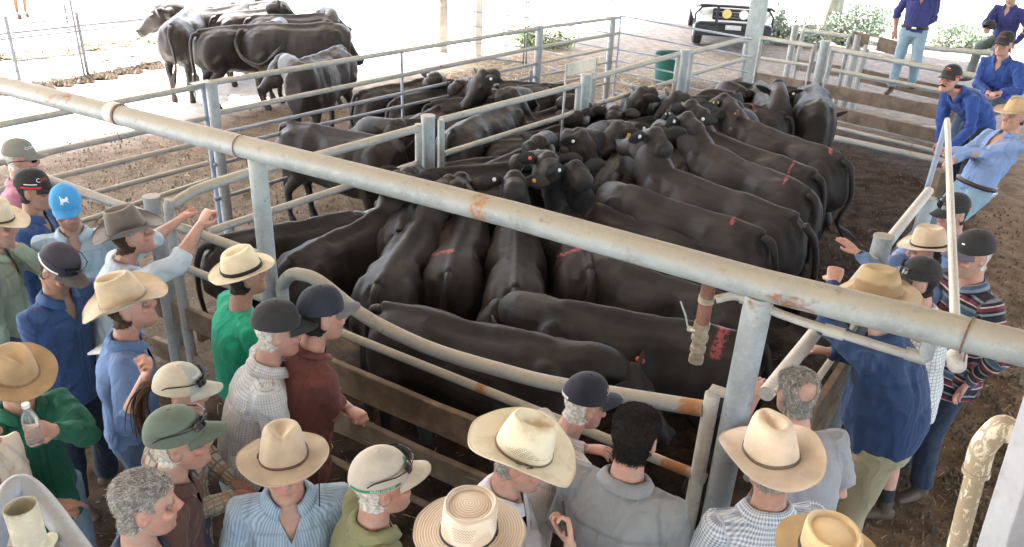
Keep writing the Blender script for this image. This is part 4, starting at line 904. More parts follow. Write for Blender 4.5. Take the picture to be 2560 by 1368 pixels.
def cap(par, T, m, visor=None, front=None, back=None, logo=None, tilt=.0, shades=False, strap=None, hc=.112, under=None):
    n = 48; q = 11; V = []; mi = []
    for i in range(q):
        p = i/q*PI/2
        for j in range(n): V.append(cap_pt(j*2*PI/n, p, hc))
    V.append(cap_pt(0, PI/2, hc)*[0, 0, 1]+[-.004, 0, 0]); F = [(i*n+j, i*n+(j+1) % n, (i+1)*n+(j+1) % n, (i+1)*n+j) for i in range(q-1) for j in range(n)]+[((q-1)*n+j, (q-1)*n+(j+1) % n, q*n) for j in range(n)]
    o = M(); o.add(V, F); o.m = [2 if abs((((sum(x % n for x in f[:2])/2+n/2) % n)-n/2)) < 8.2 and front is not None else 0 for f in F]
    o.add(*ell((-.004, 0, hc), (.007, .007, .004), 8, 5))
    # visor: bent plate in front
    W = []; K = 17; L = 7
    for off in (0, -.003):
        for i in range(L):
            r = i/(L-1)
            for j in range(K):
                t = (j/(K-1)-.5)*2*1.05; s = math.sin(t)/math.sin(1.05)
                x0, y0 = .107*math.cos(t)-.004, .091*math.sin(t); ext = .082*(1-abs(s)**3.4)
                W.append((x0+ext*r, y0*(1+.02*r), .006-.012*r-.026*s*s*(.35+.65*r)+off))
    Fv = [(i*K+j, i*K+j+1, (i+1)*K+j+1, (i+1)*K+j) for i in range(L-1) for j in range(K-1)]; kk = L*K
    Fv2 = Fv+[tuple(x+kk for x in f[::-1]) for f in Fv]+[((L-1)*K+j, (L-1)*K+j+1, kk+(L-1)*K+j+1, kk+(L-1)*K+j) for j in range(K-1)]
    Rt = T[0]@roty(tilt); org = T[1]+T[0]@np.array([-.004, 0, .042])
    o.xf(Rt, org); h = o.build('cap', [m, m, front or m], par)
    M().add(W, Fv2).xf(Rt, org).build('visor', visor or m, h)
    if strap:
        W = [cap_pt(t, p, hc)*1.012 for p in (.05, .15) for t in np.linspace(strap[1], strap[2], 20)]; M().add(W, [(j, j+1, 20+j+1, 20+j) for j in range(19)]).xf(Rt, org).build('strap', strap[0], h)
    if logo:
        for txt, col, size, t0, p0, ital in logo:
            if callable(txt): mm = txt(lambda u, v: Rt@(cap_pt(t0+u/.095, p0+v/.11, hc)*1.016)+org); mm.build('logo', col, h); continue
            text(h, txt, col, size, 0, None, 'logo', .0005, ital, wrap=lambda V: np.array([Rt@(cap_pt(t0+u/.095, p0+v/.11, hc)*(1.014+max(0, z)*4))+org for u, v, z in V]))
    if shades: glasses(par, Rt, org+Rt@np.array([.004, 0, .048]), up=True)
    return h
GLASS = mat('dark_lens', (.012, .013, .016), .07, 0, 5, 0, spec=.8); FRAME_ = mat('black_plastic', (.015, .015, .017), .35, 0, 5, 0)
def glasses(par, R, org, up=False):
    o = M(); s = 1.08 if up else 1.0
    for y in (-1, 1):
        W = []
        for i in range(7):
            for j in range(5):
                a = y*(.10+.62*i/6); v = (j/4-.5); W.append(((.108*math.cos(a)-.004)*s+(.016*(j/4) if up else 0)*-1, .094*s*math.sin(a), v*(.046 if up else .036)*(1-.25*(i/6))))
        F = [(i*5+j, i*5+j+1, (i+1)*5+j+1, (i+1)*5+j) for i in range(6) for j in range(4)]; o.add(W, F)
        o.add(*tube([[.085*s, y*.066*s, .010], [.03, y*.086*s, .008], [-.05, y*.082*s, .0], [-.07, y*.078*s, -.012]], [(.0035, .002)]*4, n=6), 1)
    o.add(*tube([[.106*s, -.012, .008], [.110*s, 0, .011], [.106*s, .012, .008]], [.003]*3, n=6), 1)
    for y in (-1, 1): o.add(*tube([[(.110*math.cos(a)-.004)*s, y*.096*s*math.sin(a), .019*(1-.25*(a-.1)/.62)] for a in np.linspace(.1, .72, 6)], [.0028]*6, n=6), 1)
    return o.xf(R, org).build('sunglasses', [GLASS, FRAME_], par)
def hair_mat(name, c): 
    m = mat(name, c, .72, .35, 60, .6, 400, spec=.2, bd=.003); return m
HAIRC = dict(white=hair_mat('white_hair', (.55, .52, .48)), grey=hair_mat('grey_hair', (.26, .24, .225)), dark=hair_mat('dark_hair', (.022, .018, .016)), brown=hair_mat('brown_hair', (.07, .04, .025)), sandy=hair_mat('sandy_hair', (.20, .13, .075)))
def hair(par, HV, HF, R, org, m, region, strands=900, ln=.022, lift=.5, seed=1, m2=None, up=0.):
    """HV: head verts in head space; region(V)->mask"""
    k = region(HV); N = normals(HV, HF); V = HV+N*.003; o = M()
    keep = [f for f in HF if all(k[i] for i in f)]
    used = np.unique([i for f in keep for i in f]) if keep else []
    mp = {int(u): i for i, u in enumerate(used)}
    if len(used): o.add(V[used]+N[used]*(.002*vnoise(V[used]*150))[:, None], [tuple(mp[i] for i in f) for f in keep])
    rs = np.random.RandomState(seed); idx = rs.choice(used, strands) if len(used) else []
    SV = []; SF = []; SM = []
    for q, i in enumerate(idx):
        p = V[i]+rs.randn(3)*.002; n_ = N[i]; c = p-np.array([-.02, 0, .02]); dn = np.array([-.55, 0, -.7+up])+rs.randn(3)*.22; dn = dn-n_*(dn@n_); d = nrm(nrm(dn)*(1-lift)+n_*lift+rs.randn(3)*.12)
        L = ln*(.6+.7*rs.rand()); sd = nrm(np.cross(d, rs.randn(3)))*.0008; b = len(SV)
        SV += [p-sd, p+sd, p+d*L*.55+sd*.8, p+d*L*.55-sd*.8, p+nrm(d+nrm(dn)*.4)*L]; SF += [(b, b+1, b+2, b+3), (b+3, b+2, b+4)]; SM += [1 if m2 is not None and rs.rand() < (.45 if m2 is not HAIRC['grey'] else .05) else 0]*2
    if SV: base = o.n; o.add(SV, SF); o.m[-len(SF):] = SM
    return o.xf(R, org).build('hair', [m, m2 or m], par)
# ---------------------------------------------------------------- bodies
def ik(s, w_, l1, l2, pole):
    d = w_-s; L = np.linalg.norm(d); 
    if L > (l1+l2)*.995: w_ = s+d/L*(l1+l2)*.995; d = w_-s; L = np.linalg.norm(d)
    L = max(L, .12); a = (l1*l1-l2*l2+L*L)/(2*L); h = math.sqrt(max(0, l1*l1-a*a)); x = d/np.linalg.norm(d); p = np.asarray(pole, float); p = nrm(p-x*(p@x)); return s+x*a+p*h, w_
def reach(S_, x, y, r, sgn):
    """the place on a pixel's line of sight at arm's length r from the shoulder"""
    d = nrm(ray(x, y)); t0 = (S_-EYE)@d; h2 = r*r-np.sum((EYE+d*t0-S_)**2); return EYE+d*(t0+(math.sqrt(h2) if h2 > 0 else 0)*(1 if sgn == '+' else -1))
PN = 0
def person(label, head, yaw, hy=0, hp=-8, lean=4, base=0, fat=0., tall=1.0, skin=SKIN, shirt=None, sleeve='long', trousers=None, top=None, hairc='grey', hairr='under',
           L=None, Rr=None, hl='relax', hr='relax', collar=True, tuck=True, legs=None, shades=False, beard=0, fem=False, boots='boot', shorts=False, side=0, polo=False, belt=True, elbL=None, elbR=None, palmL=None, palmR=None, roll=0, brow=(.35, .28, .22), feetx=0., kneeL=0):
    """head: pixel of the middle of the head; hh its height; yaw: world heading of the body; hy, hp: head turn and nod.
       L, Rr: wrist targets, pixel and height or a named rest"""
    global PN; PN += 1; rs = np.random.RandomState(PN*31)
    th = rad(lean); sp = np.array([0., 0, .95])
    def spine(d):
        p = np.array([0, 0, .95]); k = 12; a = 0
        for i in range(k):
            q = d*(i+.5)/k; a = th*min(1.15, .35+q/.35); p = p+d/k*np.array([math.sin(a)*math.cos(rad(0)), math.sin(rad(side))*math.cos(a), math.cos(a)])
        return p
    def sdir(d): return nrm(spine(d+.01)-spine(d-.01))
    nb = spine(.53); hc = spine(.60)+np.array([.035+.04*max(0, math.sin(th)), 0, .075+.02])
    hc = nb+nrm(hc-nb)*.165
    s = tall; hh = base+hc[2]*s
    yw = rad(yaw); Rz = rotz(yw); loc = at(head[0], head[1], hh)-Rz@(hc*s)
    def W2L(p): return (np.asarray(p)-loc)@Rz/s
    Rh = rotz(rad(hy))@roty(-rad(hp))@rotx(rad(roll))
    body = M(); tint = []
    def addt(mm, t=None): body.addm(mm); tint.append(np.ones((mm.n, 4)) if t is None else t)
    # head and neck
    hm = _H.copy(); hm.set(face_shape(hm.V())); hm.xf(Rh, hc)
    nk = hc+Rh@np.array([-.025, 0, -.06]); hm.add(*tube([spine(.42), spine(.50), nb*.5+nk*.5, nk], [(.062, .075), (.060, .070), (.056, .058), (.056, .058)], ref=(1, 0, 0), n=16))
    hm = remesh(hm, .0062, 2, .4); HVl = (hm.V()-hc)@Rh; HVs = face_shape(HVl.copy()); hm.set(HVs@Rh.T+hc); addt(hm, face_tint(HVs, beard or (0 if fem else .22), brow))
    # arms
    sh = spine(.465); shirt_arm = []
    ARMS = {}
    REST = dict(hang=lambda y: spine(-.12)+np.array([.06, y*.27, 0]), cross=lambda y: spine(.19)+np.array([.21, -y*.14, .025*y]), rail=lambda y: np.array([.40, y*.16, 1.18]), pocket=lambda y: spine(-.02)+np.array([.05, y*.22, 0]), back=lambda y: spine(.02)+np.array([-.16, y*.05, 0]), front=lambda y: spine(.10)+np.array([.24, y*.06, 0]))
    for y, tgt, hd, elb, palm in ((1, L, hl, elbL, palmL), (-1, Rr, hr, elbR, palmR)):
        S_ = sh+np.array([0, y*(.170 if fem else .185), 0]); tgt = tgt or 'hang'
        Wt = REST[tgt](y) if isinstance(tgt, str) else (W2L(at(*tgt)) if not isinstance(tgt[2], str) else W2L(reach(loc+Rz@(S_*s), tgt[0], tgt[1], float(tgt[2][1:])*s, tgt[2][0])))
        pole = elb if elb is not None else ((-.3, y*.75, -.8) if tgt != 'cross' else (-.1, y*.9, -.7)); E, Wt = ik(S_, Wt, .285, .255, pole); ARMS[y] = (S_, E, Wt)
        d = nrm(Wt-E); k = .45 if sleeve == 'short' else (.9 if sleeve == 'roll' else 1.0); A = S_*(1-k*.5)+E*k*.5
        am = M(); hm_ = HANDS[hd].copy(); hv = hm_.V()
        if y < 0: hv = hv*[1, -1, 1]; hm_.f = [f[::-1] for f in hm_.f]
        pal = np.array(palm if palm is not None else ((0, -y*.9, .1) if tgt in ('hang',) else (0, 0, -1)), float)
        Fh = frame(d, -pal); hm_.set(hv@Fh.T+Wt); 
        am.add(*tube([A, S_*.25+E*.75, E, E*.72+Wt*.28, E*.3+Wt*.7, Wt+d*.006], [.048, .043, .042, .045, .033, (.022, .028)], ref=Fh[:, 2], n=14)); am = remesh(am, .009, 2)
        addt(am); addt(hm_, None); tint[-1][:, :3] *= (1.04, .95, .93)
    # hidden trunk and legs
    addt(M().add(*tube([spine(q) for q in (-.1, .1, .28, .36, .43, .475, .505, .53)], [(.08, .12), (.08, .11), (.100, .13), (.108, .150), (.094, .145), (.074, .105), (.064, .075), (.05, .055)], ref=(1, 0, 0), n=20)))
    if legs is None:
        fx = rs.uniform(-.06, .06)
        LG = {y: [np.array([0, y*.088, .92]), np.array([.035+feetx*.5+(fx*y if not kneeL else 0), y*.11, .50]), np.array([-.01+feetx+fx*y, y*.125, .09]), nrm([1, y*.25, 0])] for y in (1, -1)}
    else: LG = {y: [np.asarray(q, float) for q in legs[y]] for y in (1, -1)}
    for y in (1, -1):
        h_, k_, a_, t_ = LG[y]; q = M(); q.add(*tube([h_, h_*.5+k_*.5, k_, k_*.65+a_*.35, a_], [.075, .068, .052, .055, .036], n=12)); q = remesh(q, .016, 2) if shorts else q; addt(q)
    for y in (1, -1):
        _, k_, a_, t_ = LG[y]
    o = body.copy(); o.attr['tint'] = ('FLOAT_COLOR', np.vstack(tint)); P_ = o.build('person', skin); P_.location = loc; P_.rotation_euler = (0, 0, yw); P_.scale = (s, s, s); tag(P_, label, 'person', 'buyers around the pens')
    for y in (-1, 1): e = obj('eye', EYEB, P_, hc+Rh@np.array([.0745, y*.032, .002])); e.rotation_euler = Matrix(Rh.tolist()).to_euler()
    # shirt
    f = fat; fw = .93 if fem else 1.0; sm = M()
    hem = -.03 if tuck else -.17
    st = [(hem, (.128 if tuck else .146)+f*.5, .175 if tuck else .196), (.04, (.130 if tuck else .140)+f*.9, .170 if tuck else .182), (.14, .132+f, .168), (.26, .135+f*.6, .182), (.36, .132+f*.2, .196), (.415, .118, .190), (.45, .100, .165), (.485, .082, .112), (.515, .067, .074)]
    if fem: st = [(a, b+(.012 if .3 < a < .4 else -.006), c*.94) for a, b, c in st]
    sm.add(*tube([spine(a)+np.array([f*.45*max(0, 1-abs(a-.12)/.2)-.008, 0, 0]) for a, b, c in st], [(b, c*fw+f*.25) for a, b, c in st], ref=(1, 0, 0), n=26, rnd=False, pw=2.25))
    for y in (1, -1):
        S_, E, Wt = ARMS[y]; up_ = S_+(spine(.42)-S_)*.4
        if sleeve == 'short': Pt = [up_, S_, S_*.55+E*.45, S_*.22+E*.78]; Rt_ = [.075, .073, .070, .072]
        elif sleeve == 'roll': Pt = [up_, S_, S_*.5+E*.5, E, E*.68+Wt*.32]; Rt_ = [.074, .070, .062, .058, .056]
        else: Pt = [up_, S_, S_*.5+E*.5, E, E*.5+Wt*.5, E*.04+Wt*.96]; Rt_ = [.074, .069, .060, .056, .049, .038]
        sm.add(*tube(Pt, Rt_, n=16, rnd=False)); (sleeve != 'short') and sm.add(*ell(E, (.060, .060, .060))); sm.add(*ell(S_-np.array([0, y*.03, .012]), (.072, .056, .060)))
    sm = remesh(sm, .0105, 7); V = sm.V(); N = normals(V, sm.f)
    # woven coordinates: round the trunk or round each sleeve
    cl = np.zeros((len(V), 3)); ax = np.array([spine(q) for q in np.linspace(-.2, .52, 19)]); best = np.full(len(V), 9.); 
    i = np.argmin(((V[:, None]-ax[None])**2).sum(2), 1); r = V-ax[i]; cl[:, 0] = np.arctan2(r[:, 1], -r[:, 0])*.155; cl[:, 1] = V[:, 2]; best = np.linalg.norm(r, axis=1)/.17; fold = np.zeros(len(V)); ew = np.zeros(len(V))
    for y in (1, -1):
        S_, E, Wt = ARMS[y]
        for A, B, off in ((S_+(E-S_)*.12, E, 0), (E, Wt, .3)):
            d = B-A; L_ = np.linalg.norm(d); t0_ = (V-A)@d/L_**2; t = np.clip(t0_, 0, 1); q = V-A-t[:, None]*d; dist = np.linalg.norm(q, axis=1); Fm = frame(d); ang = np.arctan2(q@Fm[:, 2], q@Fm[:, 1])
            k = (dist/.075 < best) & (dist < .10); cl[k, 0] = (ang*.06)[k]; cl[k, 1] = (t0_*L_+off)[k]; best[k] = dist[k]/.075; fold[k] = 1
        ew = np.maximum(ew, np.exp(-((np.linalg.norm(V-E, axis=1))/.13)**2))
    q = V*[9, 9, 5]+PN*3.7; rid = 1-np.abs(vnoise(q+1.3*vnoise(V*7+PN)[:, None])); q2 = V*[16, 16, 26]+PN; rid2 = 1-np.abs(vnoise(q2))
    zz = np.clip((V[:, 2]-.75)/.5, 0, 1); amp = (.016+.013*(1-zz))*(1-.3*fold)
    V0 = V.copy(); fr0 = V[:, 0]-ax[i][:, 0]; dsp = (rid-.72)*amp+(rid2-.6)*(.0055+.016*ew)*(.7+.3*fold)+.006*vnoise(V*4.5+PN)
    arm = fold > 0; trunk = ~arm; zt = V[:, 2]; yt = V[:, 1]; front = (fr0 > .02) & trunk; back_ = (fr0 < -.02) & trunk; zsh = sh[2]; seam = np.zeros(len(V))
    if collar and not polo:
        seam = np.maximum(seam, front*np.exp(-((np.abs(yt)-.017)/.005)**2)); dsp += .003*front*(np.abs(yt) < .017)
        for y in (1, -1):
            px_, pz_ = np.abs(yt-y*.085), np.abs(zt-(zsh-.12)); e_ = np.maximum(px_/.055, pz_/.065); dsp += .003*front*(e_ < 1); seam = np.maximum(seam, .8*front*np.exp(-((e_-1)/.09)**2))
        seam = np.maximum(seam, back_*np.exp(-((zt-(zsh-.085+.1*yt*yt))/.006)**2)); dsp -= .004*back_*np.exp(-((zt-(zsh-.085))/.008)**2)
    for y in (1, -1):
        S_ = ARMS[y][0]; e_ = (yt-y*.170)*y+.25*(zt-S_[2]+.05); seam = np.maximum(seam, .8*np.exp(-(e_/.006)**2)*(np.abs(zt-S_[2]) < .10))
    near_ = collar*front*(np.abs(yt) < .085)*np.clip((zt-(zsh-.16))/.05, 0, 1); dsp = dsp*(1-near_)+.002*near_; V = V+N*dsp[:, None]
    if collar:
        dV = np.abs(yt)-np.clip((zt-(zsh-(.10 if not polo else .04)))*.42, -1, .06); cut = (dV < 0) & (fr0 > .0) & (zt < zsh+.10) & trunk
        sn = (np.abs(dV) < .0085) & (fr0 > 0) & trunk & (zt > zsh-.12) & (zt < zsh+.08); V[sn, 1] = np.sign(yt[sn])*np.maximum(0, np.abs(V[sn, 1])-dV[sn]); cut = cut | (sn & (dV < .0085))
        sm.f = [q_ for q_ in sm.f if not all(cut[i_] for i_ in q_)]; sm.m = [0]*len(sm.f)
    sm.attr['seam'] = ('FLOAT', seam)
    sm.set(V); sm.attr['cloth'] = ('FLOAT_VECTOR', cl); SH = sm.build('shirt', shirt, P_)
    if collar:
        n = 26; W = []; up = sdir(.5); Fc = np.stack([nrm(np.array([1., 0, 0])-up*up[0]), np.array([0, 1., 0]), up], 1); g0 = .42; cb = spine(.515)+Fc@np.array([.004, 0, 0])
        pr = [(.076, -.014), (.068, .014), (.066, .030), (.070, .035), (.080, .024), (.098, -.006)] if not polo else [(.074, -.012), (.066, .012), (.066, .024), (.072, .027), (.092, .004)]
        for r_, z in pr:
            for j in range(n):
                t = g0+(2*PI-2*g0)*j/(n-1); fr = max(0, math.cos(t))**2; W.append(cb+Fc@np.array([(r_*.98+.012*fr)*math.cos(t), r_*1.12*math.sin(t), z-.030*fr-.002*math.sin(5*t+PN)]))
        F = [(i*n+j, i*n+j+1, (i+1)*n+j+1, (i+1)*n+j) for i in range(len(pr)-1) for j in range(n-1)]; c_ = M().add(W, F); c_.attr['cloth'] = ('FLOAT_VECTOR', [(.105*(j/n*2*PI), .03*i, 0) for i in range(len(pr)) for j in range(n)]); ob = c_.build('collar', shirt, P_); md = ob.modifiers.new('t', 'SOLIDIFY'); md.thickness = .003
    # trousers
    tm = M(); hp_ = spine(-.02); tm.add(*tube([spine(.07), spine(.0), spine(-.08), (LG[1][0]+LG[-1][0])/2+np.array([0, 0, -.06])], [(.112+f*.5, .160), (.122+f*.3, .172), (.128, .178), (.095, .13)], ref=(1, 0, 0), n=20, rnd=False))
    for y in (1, -1):
        h_, k_, a_, t_ = LG[y]; dn = nrm(a_-k_)
        pts = [h_+np.array([0, 0, .02]), h_*.6+k_*.4, k_, k_*.5+a_*.5, a_-dn*.02]; rr = [.105, .090, .073, .068, .066]
        if shorts: pts = pts[:2]+[h_*.15+k_*.85]; rr = [.105, .098, .094]
        tm.add(*tube(pts, rr, n=16, rnd=False))
    tm = remesh(tm, .0145, 4); V = tm.V(); N = normals(V, tm.f); q = V*[8, 8, 11]+PN; V = V+N*((1-np.abs(vnoise(q))-.6)*.010+.004*vnoise(V*16))[:, None]; tm.set(V); tm.attr['cloth'] = ('FLOAT_VECTOR', V); tm.build('trousers', trousers or JEANS, P_)
    if belt == 2:
        M().add(*tube([spine(.025), spine(.06)], [(.148+f*.9, .192+f*.2), (.148+f*.9, .192+f*.2)], ref=(1, 0, 0), n=28, rnd=False, pw=2.2)).build('belt', BELT, P_)
    for y in (1, -1):
        h_, k_, a_, t_ = LG[y]; t_ = nrm(t_); dn = nrm(a_-k_); so_ = a_+np.array([0, 0, -.05])
        bm_ = M(); bm_.add(*tube([a_-dn*.07, a_, a_+dn*.02], [.050, .046, .046], n=12)); bm_.add(*tube([so_-t_*.05, so_-t_*.02+[0, 0, .005], so_+t_*.06, so_+t_*.14, so_+t_*.185], [(.040, .036), (.046, .040), (.040, .043), (.028, .045), (.018, .034)], ref=(0, 0, 1), n=12)); bm_ = remesh(bm_, .011, 2)
        V = bm_.V(); V[:, 2] = np.maximum(V[:, 2], a_[2]-.09); bm_.set(V); bm_.build(boots, BOOT, P_)
        if shorts: M().add(*tube([a_-dn*.16, a_-dn*.02], [.050, .046], n=12)).build('sock', mat('black_sock', (.02, .02, .022), .9), P_)
    # hair
    T = (Rh, hc)
    reg = dict(under=lambda V: (V[:, 2] > -.075+.06*np.clip((V[:, 0]+.02)/.05, 0, 1)) & (V[:, 0] < .020-.02*(V[:, 2] < .0)) & (V[:, 2] < .050) & (np.abs(V[:, 1]) < .082) & ~((np.abs(V[:, 0]+.005) < .024) & (np.abs(V[:, 2]) < .034) & (np.abs(V[:, 1]) > .068)),
               full=lambda V: ((V[:, 2] > -.075+.075*np.clip((V[:, 0]+.03)/.05, 0, 1)) & (V[:, 0] < .030) | (V[:, 2] > .066+.15*np.clip(V[:, 0]-.02, 0, 1))) & ~((np.abs(V[:, 0]+.005) < .024) & (np.abs(V[:, 2]) < .034) & (np.abs(V[:, 1]) > .068)))
    reg['bald'] = lambda V: reg['full'](V) & ~(((V[:, 0]+.085)/.055)**2+(V[:, 1]/.042)**2+((V[:, 2]-.06)/.042)**2 < 1)
    if hairr: 
        hs = HAIRC[hairc]; strand = dict(under=700, full=9000, bald=7000)[hairr]; 
        hair(P_, HVs, hm.f, Rh, hc, hs, reg[hairr], strand, .011 if hairr == 'under' else .015, .22 if hairr == 'under' else .30, PN, HAIRC['white'] if hairc == 'grey' else None, up=.3 if hairr == 'full' else 0)
    P_['_'] = 0; del P_['_']
    return P_, T, loc, Rz, s, ARMS, SH
# ---------------------------------------------------------------- the people
def cm(name, col, **k):
    if 'cap' in name or 'visor' in name or 'front' in name or 'strap' in name: k.setdefault('bump', .05)
    return cloth_mat(name, col, **k)
JEANS = cm('jeans', (.055, .085, .135)); JEANS2 = cm('light_jeans', (.20, .29, .36)); DKJ = cm('dark_jeans', (.018, .026, .045)); KHAKI = cm('khaki', (.235, .20, .125)); NAVYT = cm('navy_trousers', (.02, .024, .038)); TANT = cm('tan_trousers', (.30, .23, .15))
BELT = mat('belt_leather', (.035, .02, .013), .5, .2, 30); BOOT = mat('boot_leather', (.07, .045, .028), .65, .3, 12, .4)
LB = mat('brown_band', (.07, .035, .022), .55, .15, 40, .2); BB = mat('black_band', (.015, .015, .016), .7, .1, 40, .2)
NAVYCAP = cm('navy_cap', (.022, .024, .036)); BLKCAP = cm('charcoal_cap', (.028, .027, .028)); WHT = mat('white_print', (.75, .75, .75), .6, 0, 5, 0); RED = mat('red_print', (.55, .04, .03), .6, 0, 5, 0); GRN = mat('green_print', (.03, .21, .11), .6, 0, 5, 0); GREYV = cm('grey_visor', (.12, .115, .115))
BLUE = cm('work_blue', (.040, .080, .195)); BLUE2 = cm('chambray_blue', (.10, .165, .32)); ROYAL = cm('royal_blue', (.028, .062, .225)); NAVY = cm('navy_shirt', (.018, .038, .092)); PURP = cm('navy_purple', (.035, .04, .15)); PALEB = cm('pale_blue', (.34, .43, .54)); SKYB = cm('sky_blue', (.19, .27, .46))
def patch_bull(f):
    P = [(-.026, .014), (-.03, .022), (-.027, .025), (-.022, .020), (-.018, .014), (-.008, .010), (.004, .008), (.014, .016), (.021, .019), (.024, .012), (.024, .002), (.019, -.004), (.025, -.012), (.021, -.015), (.014, -.006), (.006, -.007), (-.006, -.008), (-.010, -.014), (-.008, -.021), (-.013, -.022), (-.016, -.012), (-.019, -.020), (-.024, -.022), (-.022, -.010), (-.023, .002)]
    bm = bmesh.new(); fc = bm.faces.new([bm.verts.new((x*1.1, y*1.1, 0)) for x, y in P]); bmesh.ops.triangulate(bm, faces=[fc]); bmesh.ops.subdivide_edges(bm, edges=bm.edges[:], cuts=1, use_grid_fill=False); bm.verts.index_update()
    o = M().add([f(v.co.x, v.co.y) for v in bm.verts], [tuple(v.index for v in q.verts) for q in bm.faces]); bm.free(); return o
def patch(w_, h_, n=6):
    def fn(f): return M().add([f((i/n-.5)*w_, (j/2-.5)*h_) for j in range(3) for i in range(n+1)], [(j*(n+1)+i, j*(n+1)+i+1, (j+1)*(n+1)+i+1, (j+1)*(n+1)+i) for j in range(2) for i in range(n)])
    return fn
BOT = None
# left edge group
P, T, *_ = person('man at the left edge in grey cap, dark wraparound glasses and pink shirt', (52, 398), 20, shirt=cm('pink_shirt', (.42, .19, .25)), hairc='white', skin=SKIN_R, hp=-4)
cap(P, T, cm('grey_cap', (.19, .19, .16)), logo=[('CLOVER', WHT, .024, -.50, .50, 0)]); glasses(P, T[0], T[1]+T[0]@np.array([.002, 0, .004]))
P, T, *_ = person('young man in dark cap with red and white stripe, blue work shirt', (86, 478), 8, shirt=BLUE, hairc='dark', hp=-6, skin=SKIN_T)
cap(P, T, BLKCAP, BLKCAP, strap=(RED, -1.9, -.75), logo=[('C', WHT, .038, -.85, .52, 0), ('FM', RED, .036, -.45, .52, 0), (patch(.07, .006), WHT, 0, -1.35, .30, 0)])
P, T, *_ = person('bearded man in bright blue cap with a white bull, looking down', (168, 524), -62, hp=-8, shirt=cm('pale_stripe_shirt', (.36, .47, .56), pat='stripe', c2=(.28, .40, .52), size=.012), trousers=DKJ, beard=.8, hairc='grey', L='back', Rr='back', side=0)
cap(P, T, cm('bright_blue_cap', (.05, .26, .54)), cm('bright_blue_cap', (.05, .26, .54)), logo=[(patch_bull, WHT, 0, 0, .55, 0)], hc=.122)
P, T, *_ = person('person in cream hat at the left edge, hand up to the face, sage shirt', (-12, 566), 15, shirt=cm('sage_shirt', (.27, .33, .25)), L=(35, 612, 1.50), elbL=(.3, .5, -1), hl='fist')
hat(P, T, felt('cream_felt', (.60, .50, .36)), LB, 'pinch', wf=.085, ws=.085, curl=.03)
P, T, *_ = person('man in big grey brown felt hat stretching both bare forearms over the rail', (328, 590), 32, hp=13, lean=14, shirt=cm('light_blue_white', (.46, .53, .60)), sleeve='roll', trousers=JEANS2, L=(445, 552, '+.53'), Rr=(502, 560, '+.46'), elbR=(.2, -.5, -1), elbL=(0, .7, -.5), hr='fist', hl='flat', hairc='brown', skin=SKIN_R, tall=1.03)
hat(P, T, felt('grey_brown_felt', (.125, .105, .09)), mat('grey_band', (.12, .095, .075), .8, .1, 30), 'cattleman', wf=.085, ws=.098, curl=.060, dip=.022, hc=.128, tilt=.05)
P, T, *_ = person('man in faded navy cap with goggles on it, blue shirt, writing with head bowed', (146, 672), -15, hp=-35, hy=0, lean=8, shirt=BLUE, trousers=NAVYT, L=(205, 800, 1.18), Rr=(185, 832, 1.14), hl='grip', hr='grip', hairc='dark', skin=SKIN_T, beard=.45, belt=False, tuck=False)
cap(P, T, cm('faded_navy_cap', (.045, .04, .055)), cm('brown_visor', (.11, .09, .085)), logo=[(patch(.02, .018), RED, 0, -.35, .42, 0)], shades=True, strap=(WHT, -2.6, -1.0))
M().add(*box((.36, .0, 1.20), (.20, .15, .012), roty(-.3))).build('notebook', WHITEC, P)
P, T, *_ = person('man in beige cattleman hat and blue shirt holding his open collar', (322, 768), 24, hp=14, shirt=BLUE2, sleeve='roll', trousers=JEANS, L='pocket', Rr=(362, 945, '-.34'), elbR=(-.3, -.5, -1), hr='fist', hairc='brown', skin=SKIN_R, palmR=(-1, 0, -.2), tall=1.02)
hat(P, T, felt('beige_felt', (.47, .37, .25)), felt('beige_felt_band', (.37, .29, .19)), 'cattleman', wf=.095, ws=.098, curl=.052, dip=.03, hc=.125, bandh=.012)
P, T, *_ = person('man in cream panama with black band and bright green tee shirt', (612, 690), 38, hp=8, shirt=cm('bright_green', (.02, .33, .20)), sleeve='short', collar=False, hairc='dark', skin=SKIN_T, L='front', Rr='front')
hat(P, T, felt('panama_straw', (.66, .56, .38)), BB, 'panama', wf=.070, ws=.065, curl=.018, dip=.012, hc=.112, bandh=.022)
P, T, *_ = person('grey haired man in black cap and fine checked grey blue shirt', (694, 828), 22, hp=-6, lean=12, shirt=cm('fine_check', (.52, .53, .54), pat='grid', c2=(.12, .15, .23), size=.0125, c3=(.5, .46, .33)), hairc='white', skin=SKIN_R, fat=.03, tuck=False, trousers=DKJ, L='front', Rr='front', tall=1.03)
cap(P, T, BLKCAP, BLKCAP)
P, T, *_ = person('man in navy cap and maroon polo leaning on the gate with folded arms', (806, 790), 32, hp=-4, lean=14, fat=.03, tall=1.04, shirt=cm('maroon_polo', (.125, .042, .036)), sleeve='short', polo=True, trousers=TANT, L='cross', Rr='cross', hl='fist', hr='fist', skin=SKIN_R, hairc='dark', tuck=False)
cap(P, T, NAVYCAP, GREYV)
P, T, *_ = person('person in tan hat and dark green shirt holding a water bottle', (40, 948), -35, hp=-18, shirt=cm('dark_green_shirt', (.016, .115, .074)), trousers=JEANS2, fem=True, L=(132, 1075, '-.44'), hl='grip', Rr='front', tuck=False, hairc='brown', tall=.96, palmL=(-.3, -.9, 0))
A_ = _[3][1]; BOT = Vector(_[0]+_[1]@(A_[2]+nrm(A_[2]-A_[1])*.09+np.array([.0, -.03, -.03])))
hat(P, T, felt('tan_felt', (.40, .27, .14)), mat('plait_band', (.30, .19, .10), .7, .2, 90), 'pinch', wf=.078, ws=.085, curl=.022, dip=.015, hc=.115)
